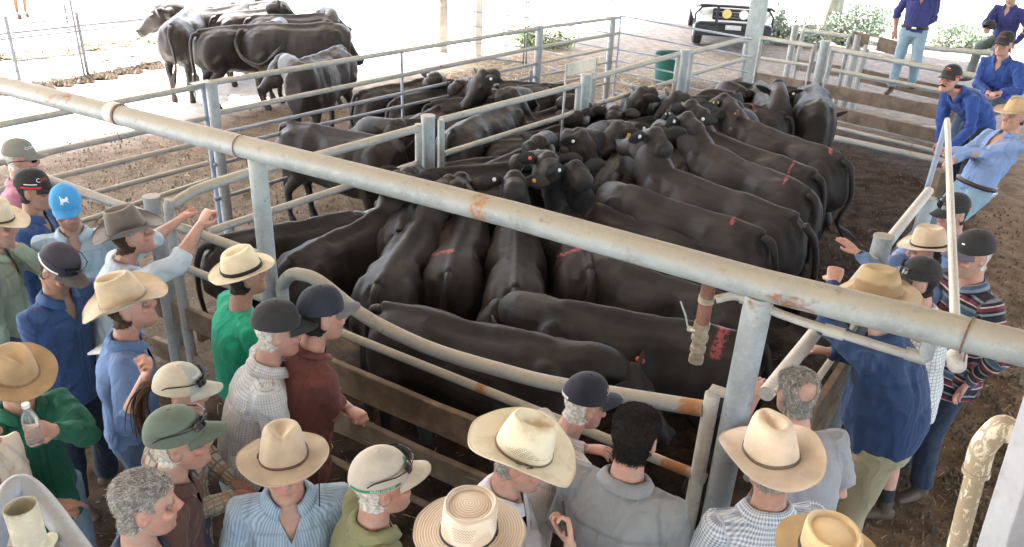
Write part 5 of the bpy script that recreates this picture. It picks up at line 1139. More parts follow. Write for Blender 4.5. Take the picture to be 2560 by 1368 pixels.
P, T, *_ = person('person in cream long sleeved shirt with crossed arms cut by the left edge', (-75, 1075), -5, shirt=cm('cream_shirt', (.60, .55, .46)), L='cross', Rr='cross', lean=6, tuck=False, trousers=cm('brown_trousers', (.12, .05, .035)), hairr='full', hairc='brown')
P, T, *_ = person('woman with brown ponytail through a pale checked trucker cap', (452, 985), 18, hp=-6, shirt=cm('plaid', (.50, .47, .40), pat='grid', c2=(.06, .07, .08), size=.055, c3=(.35, .12, .08)), fem=True, trousers=JEANS, hairc='brown', tall=.95, tuck=False, L='front', Rr='front')
cap(P, T, cm('cream_mesh_cap', (.48, .43, .34), pat=None), cm('pale_visor', (.42, .43, .38)), front=cm('gingham_front', (.36, .38, .34)), logo=[('NSW', WHT, .024, -.5, .66, 0), ('FARM', WHT, .022, -.5, .45, 0)], shades=True)
pt = M(); hc_ = T[1]; d0 = np.array([-.09, .02, .02]); rs = np.random.RandomState(3)
for q in range(46): o_ = rs.randn(3)*.010; pt.add(*tube(smooth_path([d0+o_*.3, d0+[-.05, .005, .01]+o_, d0+[-.085, .01, -.07]+o_*1.6, d0+[-.085, .015, -.17]+o_*2.2, d0+[-.075, .02, -.22-.05*rs.rand()]+o_*2.4], 3), list(np.linspace(.006, .0015, 13)), n=5))
pt.xf(T[0], T[1]).build('ponytail', HAIRC['brown'], P)
P, T, *_ = person('grey haired man in green grey cap with sunglasses on top, brown shirt', (448, 1105), 18, hp=4, lean=8, shirt=cm('brown_shirt', (.085, .042, .032)), hairc='white', skin=SKIN_R, tuck=False, trousers=DKJ, L='pocket', Rr='hang')
cap(P, T, cm('green_grey_cap', (.105, .135, .105)), shades=True)
P, T, *_ = person('bareheaded man with grey brown hair in navy tee, bottom left', (362, 1262), 25, hp=-6, shirt=cm('navy_tee', (.032, .042, .075)), sleeve='short', polo=True, hairc='grey', hairr='full', skin=SKIN_R, L='pocket', Rr='pocket')
P, T, *_ = person('person facing the camera under a wide fawn hat, blue striped shirt with open collar', (712, 1168), -74, hp=8, shirt=cm('blue_stripe', (.34, .41, .47), pat='stripe', c2=(.15, .24, .36), size=.013), trousers=DKJ, L='hang', Rr='hang', tuck=False, skin=SKIN_R, hairc='brown', tall=.98)
h, Rt, og = hat(P, T, felt('fawn_felt', (.40, .31, .21)), mat('red_brown_band', (.11, .045, .035), .6, .1, 40), 'pinch', wf=.078, ws=.088, curl=.012, dip=.016, hc=.122, bandh=.012, tilt=.03)
M().add(*tube([[-.02, .095, .0], [-.01, .125, -.10], [.02, .115, -.24]], [.0025]*3, n=5)).xf(Rt, og).build('chin_cord', BB, h)
P, T, *_ = person('white haired man in cream cap with black sunglasses, olive shirt', (956, 1212), 24, hp=2, shirt=cm('olive_shirt', (.205, .205, .105)), hairc='white', skin=SKIN_R, tuck=False, L='hang', Rr='pocket', fat=.02)
cap(P, T, cm('cream_cap', (.41, .37, .31)), cm('cream_visor', (.45, .41, .34)), shades=True, strap=(GRN, -2.9, -1.0), logo=[('RURAL LAND CO', WHT, .010, -1.65, .10, 0), (patch(.022, .02), GRN, 0, -.30, .62, 0)])
P, T, *_ = person('man in large dirty cream straw western hat and white shirt', (1304, 1146), -12, hp=-15, lean=10, shirt=cm('white_shirt', (.56, .54, .55)), tuck=False, trousers=TANT, L='front', Rr='hang', skin=SKIN_R, fat=.02, tall=1.03)
def strawmat():
    m, n, b = newmat('dirty_straw'); g = G(n); v = g.coord(); z = g.xyz(v)
    f = g.noise(v, 7, 6, .65); c = g.mix(g.ramp(f, .5, .75), (.72, .65, .49), (.46, .36, .22)); wv = g.noise(g.coord('Object', (1, 1, 3)), 230, 3); c = g.mix(g.math('MULTIPLY', wv, .3), c, (.5, .42, .28))
    g.put(b.inputs['Base Color'], c); b.inputs['Roughness'].default_value = .75; g.put(b.inputs['Normal'], g.bump(wv, .5, .002)); return m
STRAW = strawmat()
h, Rt, og = hat(P, T, STRAW, mat('olive_band', (.17, .14, .09), .7, .1, 40), 'cattleman', wf=.105, ws=.105, curl=.050, dip=.028, hc=.132, bandh=.010)
M().add(*tube([[.02, -.092, .012], [.05, -.12, .03], [.03, -.155, .05]], [.0022]*3, n=5)).xf(Rt, og).build('cord', BB, h)
W = []; Fv = []
for row in range(7):
    for k in range(38):
        a = -2.6+2.2*k/38
        if (k*7+row*3) % 5 == 0: continue
        x, y = .1055*math.cos(a)*(1-.02*row), .0885*math.sin(a)*(1-.02*row); tx, ty = -math.sin(a)*.0016, math.cos(a)*.0016; z = .030+row*.006; i0 = len(W); W += [(x-tx, y-ty, z), (x+tx, y+ty, z), (x+tx, y+ty, z+.0028), (x-tx, y-ty, z+.0028)]; Fv.append((i0, i0+1, i0+2, i0+3))
M().add(W, Fv).xf(Rt, og).build('vent_holes', mat('vent_dark', (.16, .12, .07), .9, 0, 5, 0), h, False)
P, T, loc, Rz, s, A, _ = person('person in round woven cream straw hat raising a dark phone, bottom centre', (1172, 1352), 80, hp=-6, shirt=cm('grey_tee', (.25, .25, .26)), L='hang', Rr=(1424, 1360, 1.46), elbR=(0, -.8, -1), hr='grip', sleeve='short', palmR=(-.2, .9, .1), collar=False, hairc='grey')
def weave():
    m, n, b = newmat('woven_straw'); g = G(n); v = g.coord()
    wv = g.node('ShaderNodeTexNoise'); x = g.node('ShaderNodeVectorMath', operation='LENGTH'); g.put(x.inputs[0], g.attr('ring')); r = x.outputs['Value']
    k = g.math('SINE', g.math('MULTIPLY', r, 720)); f = g.noise(v, 9, 5); c = g.mix(g.ramp(k, -.7, .5), (.55, .42, .31), (.70, .60, .48)); c = g.mix(g.math('MULTIPLY', g.ramp(f, .5, .75), .4), c, (.62, .44, .27))
    g.put(b.inputs['Base Color'], c); b.inputs['Roughness'].default_value = .7; g.put(b.inputs['Normal'], g.bump(k, .5, .003)); return m
WEAVE = weave(); 
def roundhat(P, T, m, band, **k):
    h, Rt, og = hat(P, T, m, band, 'round', **k); V = np.array([v.co[:] for v in h.data.vertices]); q = (V-og)@Rt; a = h.data.attributes.new('ring', 'FLOAT_VECTOR', 'POINT'); q[:, 2] = 0; q[:, 0] *= .86; a.data.foreach_set('vector', np.asarray(q, np.float32).ravel()); return h, Rt, og
h, Rt, og = roundhat(P, T, WEAVE, mat('dark_cord', (.035, .028, .025), .7, .1, 40), wf=.088, ws=.098, curl=.006, dip=.004, hc=.108, bandh=.010)
W = []; Fv = []
for row in range(5):
    for k in range(64):
        a = PI+1.6*(k/63-.5)*2; x, y = .1065*math.cos(a)*(1-.004*row), .0895*math.sin(a)*(1-.004*row); tx, ty = -math.sin(a)*.0014, math.cos(a)*.0014; z = .028+row*.010+.004*(k % 2); i0 = len(W); W += [(x-tx, y-ty, z), (x+tx, y+ty, z), (x+tx, y+ty, z+.003), (x-tx, y-ty, z+.003)]; Fv.append((i0, i0+1, i0+2, i0+3))
M().add(W, Fv).xf(Rt, og).build('vent_holes', mat('vent_brown', (.30, .20, .12), .9, 0, 5, 0), h, False)
S_, E, Wt = A[-1]; d = nrm(Wt-E); pw = loc+Rz@((Wt+d*.09)*s); dW = Rz@d; ph = M().add(*box((0, 0, 0), (.125, .062, .010), frame(dW, RIGHT), .003)).build('phone', FRAME_); ph.location = pw-RIGHT*.008; tag(ph, 'dark phone in the raised hand at bottom centre', 'phone')
P, T, *_ = person('white haired man in navy cap with pale script, resting his chin on the gate', (1462, 1010), 22, hp=-10, lean=24, shirt=cm('tattersall', (.58, .53, .48), pat='grid', c2=(.25, .18, .15), size=.010), hairc='white', skin=SKIN_R, L='rail', Rr='rail', tuck=False, tall=.98)
cap(P, T, NAVYCAP, NAVYCAP, logo=[('Stock', cm('pink_thread', (.62, .46, .46)),   .042, -.42, .50, .3)], strap=(cm('pale_strap', (.5, .5, .5)), 2.75, 3.5))
P, T, *_ = person('bareheaded dark haired man from behind in plain grey shirt', (1588, 1092), 64, hp=-8, lean=6, shirt=cm('grey_shirt', (.205, .21, .215)), hairc='dark', hairr='full', skin=SKIN_R, L='front', Rr='front', fat=.02, tall=1.05, tuck=False)
P, T, *_ = person('man in pale tan cattleman hat and blue gingham shirt seen from behind', (1925, 1160), 100, hp=-10, lean=6, shirt=cm('gingham', (.60, .62, .64), pat='check', c2=(.045, .085, .17), size=.0135), skin=SKIN_R, L='front', Rr='front', fat=.03, hairc='grey', tall=1.04, roll=-6)
hat(P, T, felt('pale_tan_felt', (.56, .44, .32)), mat('mid_brown_band', (.13, .09, .06), .6, .1, 40), 'cattleman', wf=.105, ws=.098, curl=.042, dip=.02, hc=.135, bandh=.013, tilt=-.05)
P, T, *_ = person('balding man with cropped grey hair in grey tee leaning on the corner', (1990, 985), 98, hp=-6, lean=20, shirt=cm('mid_grey_tee', (.26, .265, .275)), sleeve='short', collar=False, hairc='grey', hairr='bald', skin=SKIN_R, L=(1885, 995, '+.42'), Rr='front', trousers=cm('slate_trousers', (.12, .13, .15)), fat=.01, tuck=False)
# right hand group
P, T, *_ = person('man in sweat stained brown hat, navy shirt and khaki trousers leaning on the rail', (2188, 752), 140, hp=-8, lean=17, shirt=NAVY, trousers=KHAKI, belt=False, L=(2085, 705, '+.5'), hl='fist', Rr='rail', hairc='grey', skin=SKIN_R, fat=.06, tall=1.10, elbL=(.1, .8, -.5), feetx=.05)
def stain():
    m, n, b = newmat('stained_felt'); g = G(n); v = g.coord(); f = g.noise(v, 8, 5, .6); z = g.xyz(g.attr('hz'))[2]
    k = g.ramp(g.math('ADD', z, g.math('MULTIPLY', g.math('SUBTRACT', f, .5), .09)), .040, .062); k2 = g.ramp(z, .098, .104); c = g.mix(k, (.25, .16, .085), (.40, .31, .175)); c = g.mix(g.math('MULTIPLY', g.ramp(z, .004, -.004), 1.0), c, (.46, .36, .22)); g.put(b.inputs['Base Color'], c); b.inputs['Roughness'].default_value = .9; return m
h, Rt, og = hat(P, T, stain(), None, 'pinch', wf=.085, ws=.085, curl=.022, dip=.028, hc=.115, tilt=.03)
V = (np.array([v.co[:] for v in h.data.vertices])-og)@Rt; a = h.data.attributes.new('hz', 'FLOAT_VECTOR', 'POINT'); a.data.foreach_set('vector', np.asarray(V, np.float32).ravel())
P, T, *_ = person('man in plain dark cap with sunglasses on it, pale checked shirt hanging loose, shorts', (2296, 705), 165, hp=-6, lean=10, shirt=cm('pale_check', (.58, .57, .53), pat='grid', c2=(.13, .15, .17), size=.024), shorts=True, trousers=cm('brown_shorts', (.11, .085, .06)), hairc='dark', skin=SKIN_R, L='front', Rr='front', tuck=False)
cap(P, T, BLKCAP, BLKCAP, shades=True)
P, T, *_ = person('man in cream felt hat reaching his hand out over the cattle, wristwatch on', (2318, 628), 158, hp=-10, lean=16, shirt=cm('dull_blue_shirt', (.10, .155, .25)), L=(2142, 630, '+.53'), Rr='rail', hl='flat', elbL=(.1, .7, -.8), hairc='dark', skin=SKIN_R)
hat(P, T, felt('cream_fur_felt', (.55, .44, .32)), mat('dark_brown_band', (.05, .03, .02), .6, .1, 40), 'pinch', wf=.078, ws=.080, curl=.020, dip=.016, hc=.115, bandh=.015)
A_ = _[3]; S_, E, Wt = A_[1]; d = nrm(Wt-E); M().add(*tube([Wt-d*.045, Wt-d*.02], [.036, .035], n=14, rnd=False)).build('wristwatch', FRAME_, P)
P, T, *_ = person('grey haired man in dark cap and striped knitted jumper, dark jeans', (2430, 640), 190, hp=-8, lean=6, shirt=cm('striped_knit', (.02, .02, .03), pat='knit', size=.205, bump=.5, stops=[(0, (.015, .016, .022)), (.13, (.50, .44, .36)), (.17, (.17, .022, .045)), (.29, (.015, .016, .022)), (.34, (.50, .44, .36)), (.38, (.055, .115, .20)), (.52, (.20, .24, .27)), (.60, (.015, .016, .022)), (.68, (.50, .44, .36)), (.72, (.17, .022, .045)), (.82, (.015, .016, .022)), (.88, (.24, .27, .29)), (.94, (.015, .016, .022))]), trousers=DKJ, hairc='white', skin=SKIN_R, L='pocket', Rr='hang', tuck=False, fat=.03, collar=True, tall=1.06)
cap(P, T, BLKCAP, cm('purple_grey_visor', (.105, .095, .12)), logo=[(patch(.02, .008), WHT, 0, .3, .5, 0)])
P, T, *_ = person('man in dark cap with orange stripe and light blue shirt behind the pole', (2382, 535), 195, hp=-10, lean=6, shirt=SKYB, hairc='dark', skin=SKIN_R, L='rail', Rr='rail', beard=.3)
cap(P, T, BLKCAP, BLKCAP, shades=True, strap=(cm('orange_strap', (.55, .17, .04)), 2.0, 2.9))
lg = {1: [[0, .09, .92], [.30, .13, .62], [.42, .14, .28], [1, .1, -.3]], -1: [[0, -.09, .92], [.26, -.12, .56], [.50, -.13, .20], [1, 0, -.3]]}
P, T, *_ = person('man in tan hat and pale blue shirt leaning back, gripping the timber post', (2538, 290), 192, base=.34, hp=-4, lean=-22, legs=lg, shirt=SKYB, trousers=JEANS2, L=(2375, 375, '-.53'), Rr=(2382, 402, '-.53'), hl='grip', hr='grip', skin=SKIN_R, hairc='dark', tuck=True, belt=2)
hat(P, T, felt('honey_felt', (.42, .29, .16)), None, 'pinch', wf=.088, ws=.08, curl=.02, dip=.005, hc=.11)
P, T, *_ = person('man with moustache in dark cap and bright blue shirt leaning on his hands', (2374, 200), 192, hy=22, base=.52, hp=2, lean=50, shirt=ROYAL, trousers=NAVYT, L=(2375, 372, '-.5'), Rr=(2345, 385, '-.5'), hl='fist', hr='fist', skin=SKIN_R, hairc='dark', tall=1.02)
cap(P, T, BLKCAP, BLKCAP, logo=[('LANDMARK', RED, .018, 0, .55, 0), (patch(.05, .004), WHT, 0, 0, .72, 0)], strap=(RED, 1.0, 1.9))
M().add(*tube([[.098, -.034, -.056], [.110, -.014, -.046], [.114, 0, -.044], [.110, .014, -.046], [.098, .034, -.056]], [(.006, .007)]*5, n=8)).xf(*T).build('moustache', HAIRC['dark'], P)
def seatlegs(k=.0): return {1: [[0, .09, .92], [.40, .13, .86-k], [.44, .15, .42-k], [1, .2, -.1]], -1: [[0, -.09, .92], [.38, -.14, .84-k], [.40, -.15, .40-k], [1, -.2, -.1]]}
P, T, *_ = person('man in dark cap and blue shirt sitting on the rails with a paper in hand', (2510, 112), 215, base=.52, hp=-4, lean=14, legs=seatlegs(), shirt=ROYAL, trousers=JEANS, L=(2500, 232, '-.42'), Rr=(2472, 230, '-.45'), hl='grip', hr='grip', skin=SKIN_R, hairc='dark')
cap(P, T, BLKCAP, BLKCAP, logo=[('LANDMARK', RED, .018, 0, .55, 0)])
pp = tag(M().add(*box((0, 0, 0), (.20, .12, .004), rotz(.4)@roty(.3))).build('paper', WHITEC), 'white folded paper held by the seated man in the dark cap', 'paper'); pp.location = P.location+Vector((0, 0, 1.02))+Vector((math.cos(rad(215))*.38, math.sin(rad(215))*.38, 0))
lg = {1: [[0, .09, .92], [.10, .14, .52], [-.10, .15, .18], [1, .2, 0]], -1: [[0, -.09, .92], [.03, -.10, .50], [.02, -.11, .09], [1, -.2, -.1]]}
P, T, *_ = person('man standing on the rear boards in navy shirt, pale jeans and buckled belt', (2318, -50), -118, base=.93, tall=1.0, hp=-6, lean=-6, legs=lg, shirt=PURP, sleeve='roll', trousers=JEANS2, L=(2290, 72, '-.44'), Rr=(2238, 76, '+.52'), hl='fist', hr='relax', skin=SKIN_R, hairc='brown', hairr='full', belt=2)
M().add(*box((.158, 0, .985), (.012, .06, .045), None, .004)).build('belt_buckle', mat('silver', (.6, .6, .58), .25, .05, 9, 0, metal=1), P)
P, T, *_ = person('person in navy shirt sitting at the top right corner holding a dark cap', (2530, -12), 215, base=.72, hp=-6, lean=10, legs=seatlegs(), shirt=PURP, trousers=cm('faded_green_jeans', (.12, .15, .14)), Rr=(2468, 70, '-.48'), L='pocket', hr='grip', skin=SKIN, hairr='full', hairc='sandy', tall=1.0)
ck = empty('loose_cap'); hb = cap(ck, (frame(np.array([-.6, -.6, .3])), np.zeros(3)), BLKCAP, BLKCAP); A_ = _[3]; ck.location = Vector(_[0]+_[1]@(A_[-1][2]+nrm(A_[-1][2]-A_[-1][1])*.13)); tag(ck, 'dark cap held in the hand of the person at top right', 'cap')
P, T, *_ = person('person in golden straw hat at the very bottom right', (2062, 1412), 85, hp=-4, shirt=cm('tan_shirt', (.35, .28, .2)), L='front', Rr='front', hairc='grey')
h, Rt, og = roundhat(P, T, felt('golden_straw', (.58, .42, .22)), mat('dark_brown_cord', (.05, .03, .02), .6, .1, 40), wf=.085, ws=.085, curl=.012, dip=-.005, hc=.100, bandh=.02)
# water bottle in the hand of the person in green
CLEAR, _n, _b = newmat('clear_plastic'); _b.inputs['Transmission Weight'].default_value = .9; _b.inputs['Roughness'].default_value = .08; _b.inputs['IOR'].default_value = 1.33; _b.inputs['Base Color'].default_value = (.8, .88, .9, 1)
bt = empty('water_bottle'); bt.location = BOT; prof = [(0, .026), (.01, .031), (.05, .031), (.06, .029), (.10, .031), (.13, .030), (.155, .018), (.17, .0125), (.18, .0125)]
M().add(*tube([[0, 0, z-.08] for z, r in prof], [r for z, r in prof], n=20, rnd=False)).build('bottle', CLEAR, bt); M().add(*tube([[0, 0, .098], [0, 0, .115]], [.015]*2, n=16, rnd=False)).build('bottle_cap', WHT, bt, 'auto'); tag(bt, 'clear plastic water bottle held by the person in dark green', 'bottle')
# ---------------------------------------------------------------- parked utility vehicle
def ute():
    gp = at(1822, 128, 0); o = tag(empty('utility_vehicle', (gp[0], gp[1], 0), rad(-98)), 'white utility vehicle with dark bull bar and two round driving lights, parked facing the pens', 'vehicle')
    PW = mat('white_paint_car', (.78, .78, .78), .25, .02, 3, 0, spec=.6); DG = mat('dark_bar', (.03, .034, .043), .4, .1, 20, .1); BK = mat('black_trim', (.02, .02, .022), .5, .1, 20, .1); GL = mat('windscreen', (.03, .04, .045), .05, 0, 5, 0, spec=.8); TY = mat('tyre', (.03, .03, .03), .9, .2, 40, .6); RM = mat('rim', (.4, .4, .4), .35, .1, 10, 0, metal=.8); CH_ = mat('chrome', (.65, .65, .65), .15, .03, 9, 0, metal=1); LMP = mat('lamp_glass', (.75, .78, .8), .08, .02, 9, 0, spec=.8); YL = mat('yellow_cover', (.62, .50, .20), .4, .05, 9, 0)
    # vehicle frame: +x forward, origin under the front bumper; body lofted from side sections
    S = [(-.02, .62, 1.00, .80), (-.12, .45, 1.06, .88), (-.5, .42, 1.12, .90), (-1.15, .42, 1.17, .91), (-1.3, .42, 1.18, .91), (-3.1, .42, 1.18, .91), (-3.2, .45, 1.1, .9)]
    m = M(); m.add(*tube([[x, 0, (a+b)/2] for x, a, b, c in S], [((b-a)/2, c) for x, a, b, c in S], ref=(0, 0, 1), n=28, rnd=False, pw=5)); m.build('body', PW, o, 'auto')
    C_ = [(-1.15, 1.16, .84), (-1.75, 1.70, .70), (-2.0, 1.76, .68), (-2.9, 1.74, .68), (-3.12, 1.2, .82)]
    V = []; 
    for x, z, h in C_: V += [(x, -h, z), (x, h, z)]
    V += [(-1.15, -.86, 1.1), (-1.15, .86, 1.1), (-3.12, -.86, 1.1), (-3.12, .86, 1.1)]
    F = [(0, 1, 3, 2), (2, 3, 5, 4), (4, 5, 7, 6), (6, 7, 9, 8), (0, 2, 4, 6, 8, 12, 10), (1, 11, 13, 9, 7, 5, 3), (0, 10, 11, 1), (8, 9, 13, 12)]
    M().add(V, F).build('cab', PW, o, False)
    a = np.array([[-1.20, -.76, 1.22], [-1.20, .76, 1.22], [-1.70, .63, 1.665], [-1.70, -.63, 1.665]])+np.array([.012, 0, .012]); M().add(a, [(0, 1, 2, 3)]).build('windscreen', GL, o, False)
    for y in (-1, 1):
        a = np.array([[-1.45, y*.815, 1.24], [-2.9, y*.81, 1.26], [-2.8, y*.70, 1.66], [-1.85, y*.70, 1.66]])+np.array([0, y*.012, 0]); M().add(a, [(0, 1, 2, 3)]).build('window', GL, o, False)
        M().add(*box((-1.35, y*1.02, 1.18), (.10, .20, .16), None, .03)).build('mirror', PW, o, False)
        M().add(*ell((-.10, y*.66, .90), (.10, .21, .11), 16, 10, rotz(-y*.25))).build('headlight', LMP, o)
        M().add(*tube([[.12, y*.20, .90], [.17, y*.20, .90]], [.105, .11], n=24, rnd=False)).build('driving_light', YL if y < 0 else LMP, o, 'auto')
        M().add(*box((.03, y*.80, .66), (.06, .22, .06), None, .01)).build('indicator', LMP, o, False)
        M().add(*tube([[.075, y*.70, .55], [.085, y*.70, .55]], [.06]*2, n=18, rnd=False)).build('fog_lamp', BK, o, 'auto')
    for y in (-1, 1):
        for x in (-.85, -3.75):
            t = M(); t.add(*tube([[x, y*.66, .37], [x, y*.69, .37], [x, y*.86, .37], [x, y*.89, .37]], [.33, .37, .37, .33], n=28, rnd=False)); wh = t.build('tyre', TY, o, 'auto'); M().add(*tube([[x, y*.86, .37], [x, y*.897, .37]], [.22, .20], n=20, rnd=False)).build('rim', RM, wh, 'auto')
    M().add(*box((-4.2, 0, .85), (2.1, 1.8, .12), None, .01)).build('tray', mat('alloy_tray', (.55, .55, .55), .4, .08, 9, .1), o, False)
    for y in (-1, 1): M().add(*box((-4.2, y*.9, 1.03), (2.1, .03, .25), None, .008)).build('tray_side', PW, o, False)
    M().add(*box((-.02, 0, .86), (.10, 1.05, .28), None, .03)).build('grille', BK, o, False)
    for z in (.80, .93): M().add(*box((.04, 0, z), (.02, .98, .022), None, .005)).build('grille_bar', CH_, o, False)
    M().add(*box((.06, 0, .50), (.16, 1.86, .30), None, .05)).build('bumper', DG, o, False)
    M().add(*box((.145, 0, .545), (.01, .90, .09), None)).build('bumper_slot', BK, o, False)
    for z in (.66, 1.07): M().add(*tube([[.0, -.92, z-.05], [.13, -.84, z], [.14, 0, z+.01], [.13, .84, z], [.0, .92, z-.05]], [.035]*5, n=10)).build('bull_bar', DG, o, 'auto')
    for y in (-.42, .42): M().add(*box((.13, y, .78), (.05, .07, .62), None, .015)).build('bull_bar_upright', DG, o, False)
    for y in (-1, 1): M().add(*tube([[.12, y*.46, 1.08], [.06, y*.80, 1.02], [-.02, y*.93, .85], [.0, y*.93, .6]], [.03]*4, n=10)).build('bull_bar', DG, o, 'auto')
    R = np.stack([np.array([0, 1., 0]), np.array([0, 0, 1.]), np.array([1., 0, 0])], 1)
    M().add(*box((.152, 0, .595), (.008, .38, .13), None)).build('number_plate', mat('plate', (.5, .52, .53), .5, .03, 5, 0), o, False)
    text(o, 'BED·413', WHT, .085, (.158, 0, .595), R, 'plate_number'); text(o, 'ISUZU', CH_, .085, (.05, 0, .87), R, 'grille_badge')
    M().add(*tube([[.1, .60, 1.1], [.1, .60, 1.9]], [.006, .003], n=6)).build('aerial', BK, o)
ute()
# ---------------------------------------------------------------- tub, trough
p = at(1672, 205, 0); o = tag(empty('feed_tub', (p[0], p[1], 0)), 'round green plastic tub on the straw behind the gate posts', 'tub')
TUB = mat('tub_green', (.022, .115, .10), .45, .12, 6, .1)
m = M(); m.add(*tube([[0, 0, .0], [0, 0, .02], [0, 0, .55], [0, 0, .58]], [.26, .29, .345, .36], n=36, cap=False)); m.add(*tube([[0, 0, .58], [0, 0, .56], [0, 0, .06]], [.36, .335, .28], n=36, cap=False)); m.add(*tube([[0, 0, .05], [0, 0, .06]], [.28, .28], n=36, rnd=False)); m.build('tub', TUB, o, 'auto')
p = at(842, 78, 0); o = tag(empty('feed_trough', (p[0], p[1], 0), .5), 'pale green plastic trough on legs on the bright ground behind the sunlit cattle', 'trough')
TRG = mat('trough_green', (.16, .42, .30), .5, .08, 6, .05)
P = []; m = M(); nn = 21
for x in (-.55, -.5, .5, .55):
    for i in range(nn): a = PI*i/(nn-1); sc_ = .9 if abs(x) > .52 else 1; P.append((x, -.42*math.cos(a)*sc_, .95-.5*math.sin(a)*sc_+(.12 if abs(x) > .52 and i not in () else 0)*0))
m.add(P, [(k*nn+i, k*nn+i+1, (k+1)*nn+i+1, (k+1)*nn+i) for k in range(3) for i in range(nn-1)]+[tuple(range(nn)), tuple(3*nn+i for i in range(nn))]); b = m.build('basin', TRG, o, 'auto'); md = b.modifiers.new('t', 'SOLIDIFY'); md.thickness = .025
for x in (-.45, .45):
    for y in (-.3, .3): M().add(*tube([[x, y*1.2, 0], [x, y, .7]], [.02]*2, n=8)).build('leg', GALV2, o)
# brown beast far off at the upper left
cb = cow('brown animal far off in the glare at the upper left, legs in a bright pen', (-13.6, 20.6, 0), (-12.5, 20.3, 0), ((1.9, 0, .9),), (-10, -40), '', (), 'cattle in the far yard', h=1.25, sc=1.08)
BR = COAT.copy(); BR.name = 'brown_coat'
for n_ in BR.node_tree.nodes:
    if n_.bl_idname == 'ShaderNodeMix' and not n_.inputs[6].is_linked and not n_.inputs[7].is_linked and n_.inputs[6].default_value[0] < .05: n_.inputs[6].default_value = (.14, .06, .02, 1); n_.inputs[7].default_value = (.26, .12, .04, 1)
cb.data.materials[0] = BR; cb.name = 'brown_cow'
# ---------------------------------------------------------------- shrubs by the track
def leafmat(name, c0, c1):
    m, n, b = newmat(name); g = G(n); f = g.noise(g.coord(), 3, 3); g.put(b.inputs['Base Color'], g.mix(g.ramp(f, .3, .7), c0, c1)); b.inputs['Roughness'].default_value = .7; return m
LEAF = leafmat('glare_paled_leaf', (.16, .22, .16), (.28, .34, .26)); LEAF2 = leafmat('weed_leaf', (.14, .20, .08), (.26, .32, .16)); STEM = wood_mat('stem', (.10, .08, .05), (.18, .14, .09))  # shrub leaf greens paled so the colour carries the washed-out glare
def shrub(label, x, y, wd, ht, n, m=LEAF, seed=1, spiky=False):
    p = at(x, y, 0); rs = np.random.RandomState(seed); o = tag(empty('shrub', (p[0], p[1], 0)), label, 'shrub', 'shrubs along the track')
    V = []; F = []; st = M(); tips = []
    for k in range(int(8+wd*5)):
        a = rs.rand()*6.28; r = wd/2*rs.rand()**.6; t = np.array([r*math.cos(a), r*math.sin(a), ht*(.45+.6*rs.rand())*(1-.45*(r/(wd/2))**2)]); tips.append(t); st.add(*tube([[t[0]*.15, t[1]*.15, 0], t*[.6, .6, .55], t], [.02, .012, .004], n=5))
    tips = np.array(tips)
    for q in range(int(n*.7)):
        t = tips[rs.randint(len(tips))]; u = rs.rand()**.55; c = t*[.25+.75*u, .25+.75*u, u]+rs.randn(3)*np.array([.10, .10, .09])*(wd/1.6)**.5; c[2] = max(c[2], .02); d = nrm(rs.randn(3)+[0, 0, .5]); s_ = nrm(np.cross(d, rs.randn(3))); L = .085*(.6+.8*rs.rand()); i0 = len(V); V += [c, c+d*L*.5+s_*L*.28, c+d*L, c+d*L*.5-s_*L*.28]; F.append((i0, i0+1, i0+2, i0+3))
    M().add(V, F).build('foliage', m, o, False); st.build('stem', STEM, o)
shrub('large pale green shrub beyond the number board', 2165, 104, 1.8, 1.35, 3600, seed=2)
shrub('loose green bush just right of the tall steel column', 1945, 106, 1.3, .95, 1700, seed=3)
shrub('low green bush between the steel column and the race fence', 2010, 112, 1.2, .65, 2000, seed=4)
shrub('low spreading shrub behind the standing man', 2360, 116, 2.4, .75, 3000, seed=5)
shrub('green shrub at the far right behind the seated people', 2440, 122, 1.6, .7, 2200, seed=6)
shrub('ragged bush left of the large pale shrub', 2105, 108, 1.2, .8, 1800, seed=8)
shrub('small tuft of green weeds by the thin panel fence', 1320, 112, 1.5, .42, 1500, LEAF2, seed=7)
shrub('little weed tuft right of the panel fence', 1390, 118, 1.0, .32, 900, LEAF2, seed=9)
# ---------------------------------------------------------------- litter on the ground: stuff
def scatter(name, n, poly, m, seed, L0, L1, wd, flat=True):
    rs = np.random.RandomState(seed); V = []; F = []
    for q in range(n):
        a, b, c, d = poly[rs.randint(len(poly))]; x = a+(b-a)*rs.rand(); y = c+(d-c)*rs.rand(); p = at(x, y, 0); p[2] = .012+.02*rs.rand()
        an = rs.rand()*6.28; L = L0+(L1-L0)*rs.rand()**2; d_ = np.array([math.cos(an), math.sin(an), rs.randn()*.18]); s_ = np.array([-d_[1], d_[0], .3])*wd*(.6+.8*rs.rand()); i0 = len(V)
        if flat: V += [p-s_, p+s_, p+d_*L+s_*.6, p+d_*L-s_*.6]; F.append((i0, i0+1, i0+2, i0+3))
        else:
            r = L*.5; W = [p+np.array([r*math.cos(k*1.257+an)*(.7+.5*rs.rand()), r*math.sin(k*1.257+an)*(.7+.5*rs.rand()), -.02]) for k in range(5)]; V += W+[p+[0, 0, r*.6]]; F += [(i0+k, i0+(k+1) % 5, i0+5) for k in range(5)]
    kind(M().add(V, F).build(name, m, None, False), 'stuff')
STRAWM = mat('straw', (.42, .33, .17), .8, .3, 3, 0); DUNG = mat('dry_clods', (.14, .105, .075), .95, .35, 6, .4)
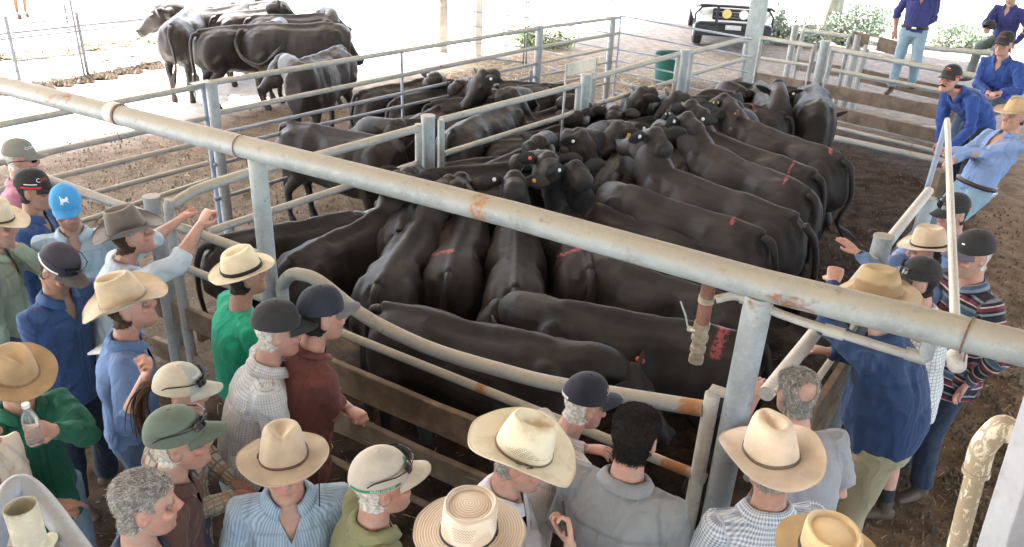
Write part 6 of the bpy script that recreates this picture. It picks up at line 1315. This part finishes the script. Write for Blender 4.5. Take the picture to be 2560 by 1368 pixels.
scatter('straw_litter', 5200, [(1000, 1340, 150, 250), (1350, 1860, 130, 300), (1350, 1860, 130, 300), (1100, 1540, 130, 230), (1550, 1700, 150, 300)], STRAWM, 1, .05, .22, .004)
scatter('loose_straw', 1700, [(1900, 2560, 430, 1360), (150, 560, 330, 560), (0, 900, 380, 640), (2330, 2560, 700, 1360), (0, 1300, 900, 1368)], STRAWM, 2, .02, .10, .002)
scatter('dung_clods', 3200, [(150, 560, 330, 640), (560, 900, 240, 560), (0, 900, 330, 700)], DUNG, 3, .008, .04, .01, False)
scatter('mud_clods', 3000, [(2050, 2400, 350, 700), (2380, 2560, 520, 1368), (1950, 2560, 900, 1368)], mat('mud_clods', (.10, .07, .045), .95, .35, 6, .4), 4, .012, .045, .01, False)
HAYD = mat('old_hay', (.17, .13, .07), .9, .3, 3, 0)
scatter('hay_strip', 3200, [(0, 60, 138, 150), (60, 130, 130, 146), (130, 200, 120, 138), (200, 270, 108, 126), (270, 340, 98, 118), (340, 400, 90, 108)], HAYD, 5, .1, .35, .01)
scatter('fence_shadow_strip', 1500, [(80, 130, 210, 222), (130, 180, 203, 214), (180, 230, 194, 206), (230, 290, 184, 196), (290, 350, 172, 184), (350, 405, 160, 172), (0, 60, 226, 238)], mat('fence_shadow_dark', (.05, .035, .02), .95, .3, 6, .3), 6, .06, .2, .01, False)  # dark clods stand in for the shadow strip along the fence foot
for (x, y, a, lb) in ((2290, 340, .4, 'crumpled white scrap lying on the mud below the rear boards'),):
    p = at(x, y, .06); q = M(); q.add(*ell((0, 0, 0), (.085, .05, .03), 9, 6)); v = q.V(); q.set(v+.02*vnoise(v*40)[:, None]); q = tag(q.build('paper_scrap', WHITEC, None, False), lb, 'litter'); q.location = p
p = at(2478, 488, .35); q = empty('drink_bottle', tuple(p), .6); M().add(*tube([[-.11, 0, 0], [.05, 0, 0], [.08, 0, .0], [.11, 0, 0]], [.032, .032, .016, .013], n=16)).build('bottle', CLEAR, q); M().add(*tube([[.11, 0, 0], [.125, 0, 0]], [.015]*2, n=12)).build('bottle_cap', WHT, q); tag(q, 'clear drink bottle in the back pocket of the man leaning back', 'bottle')
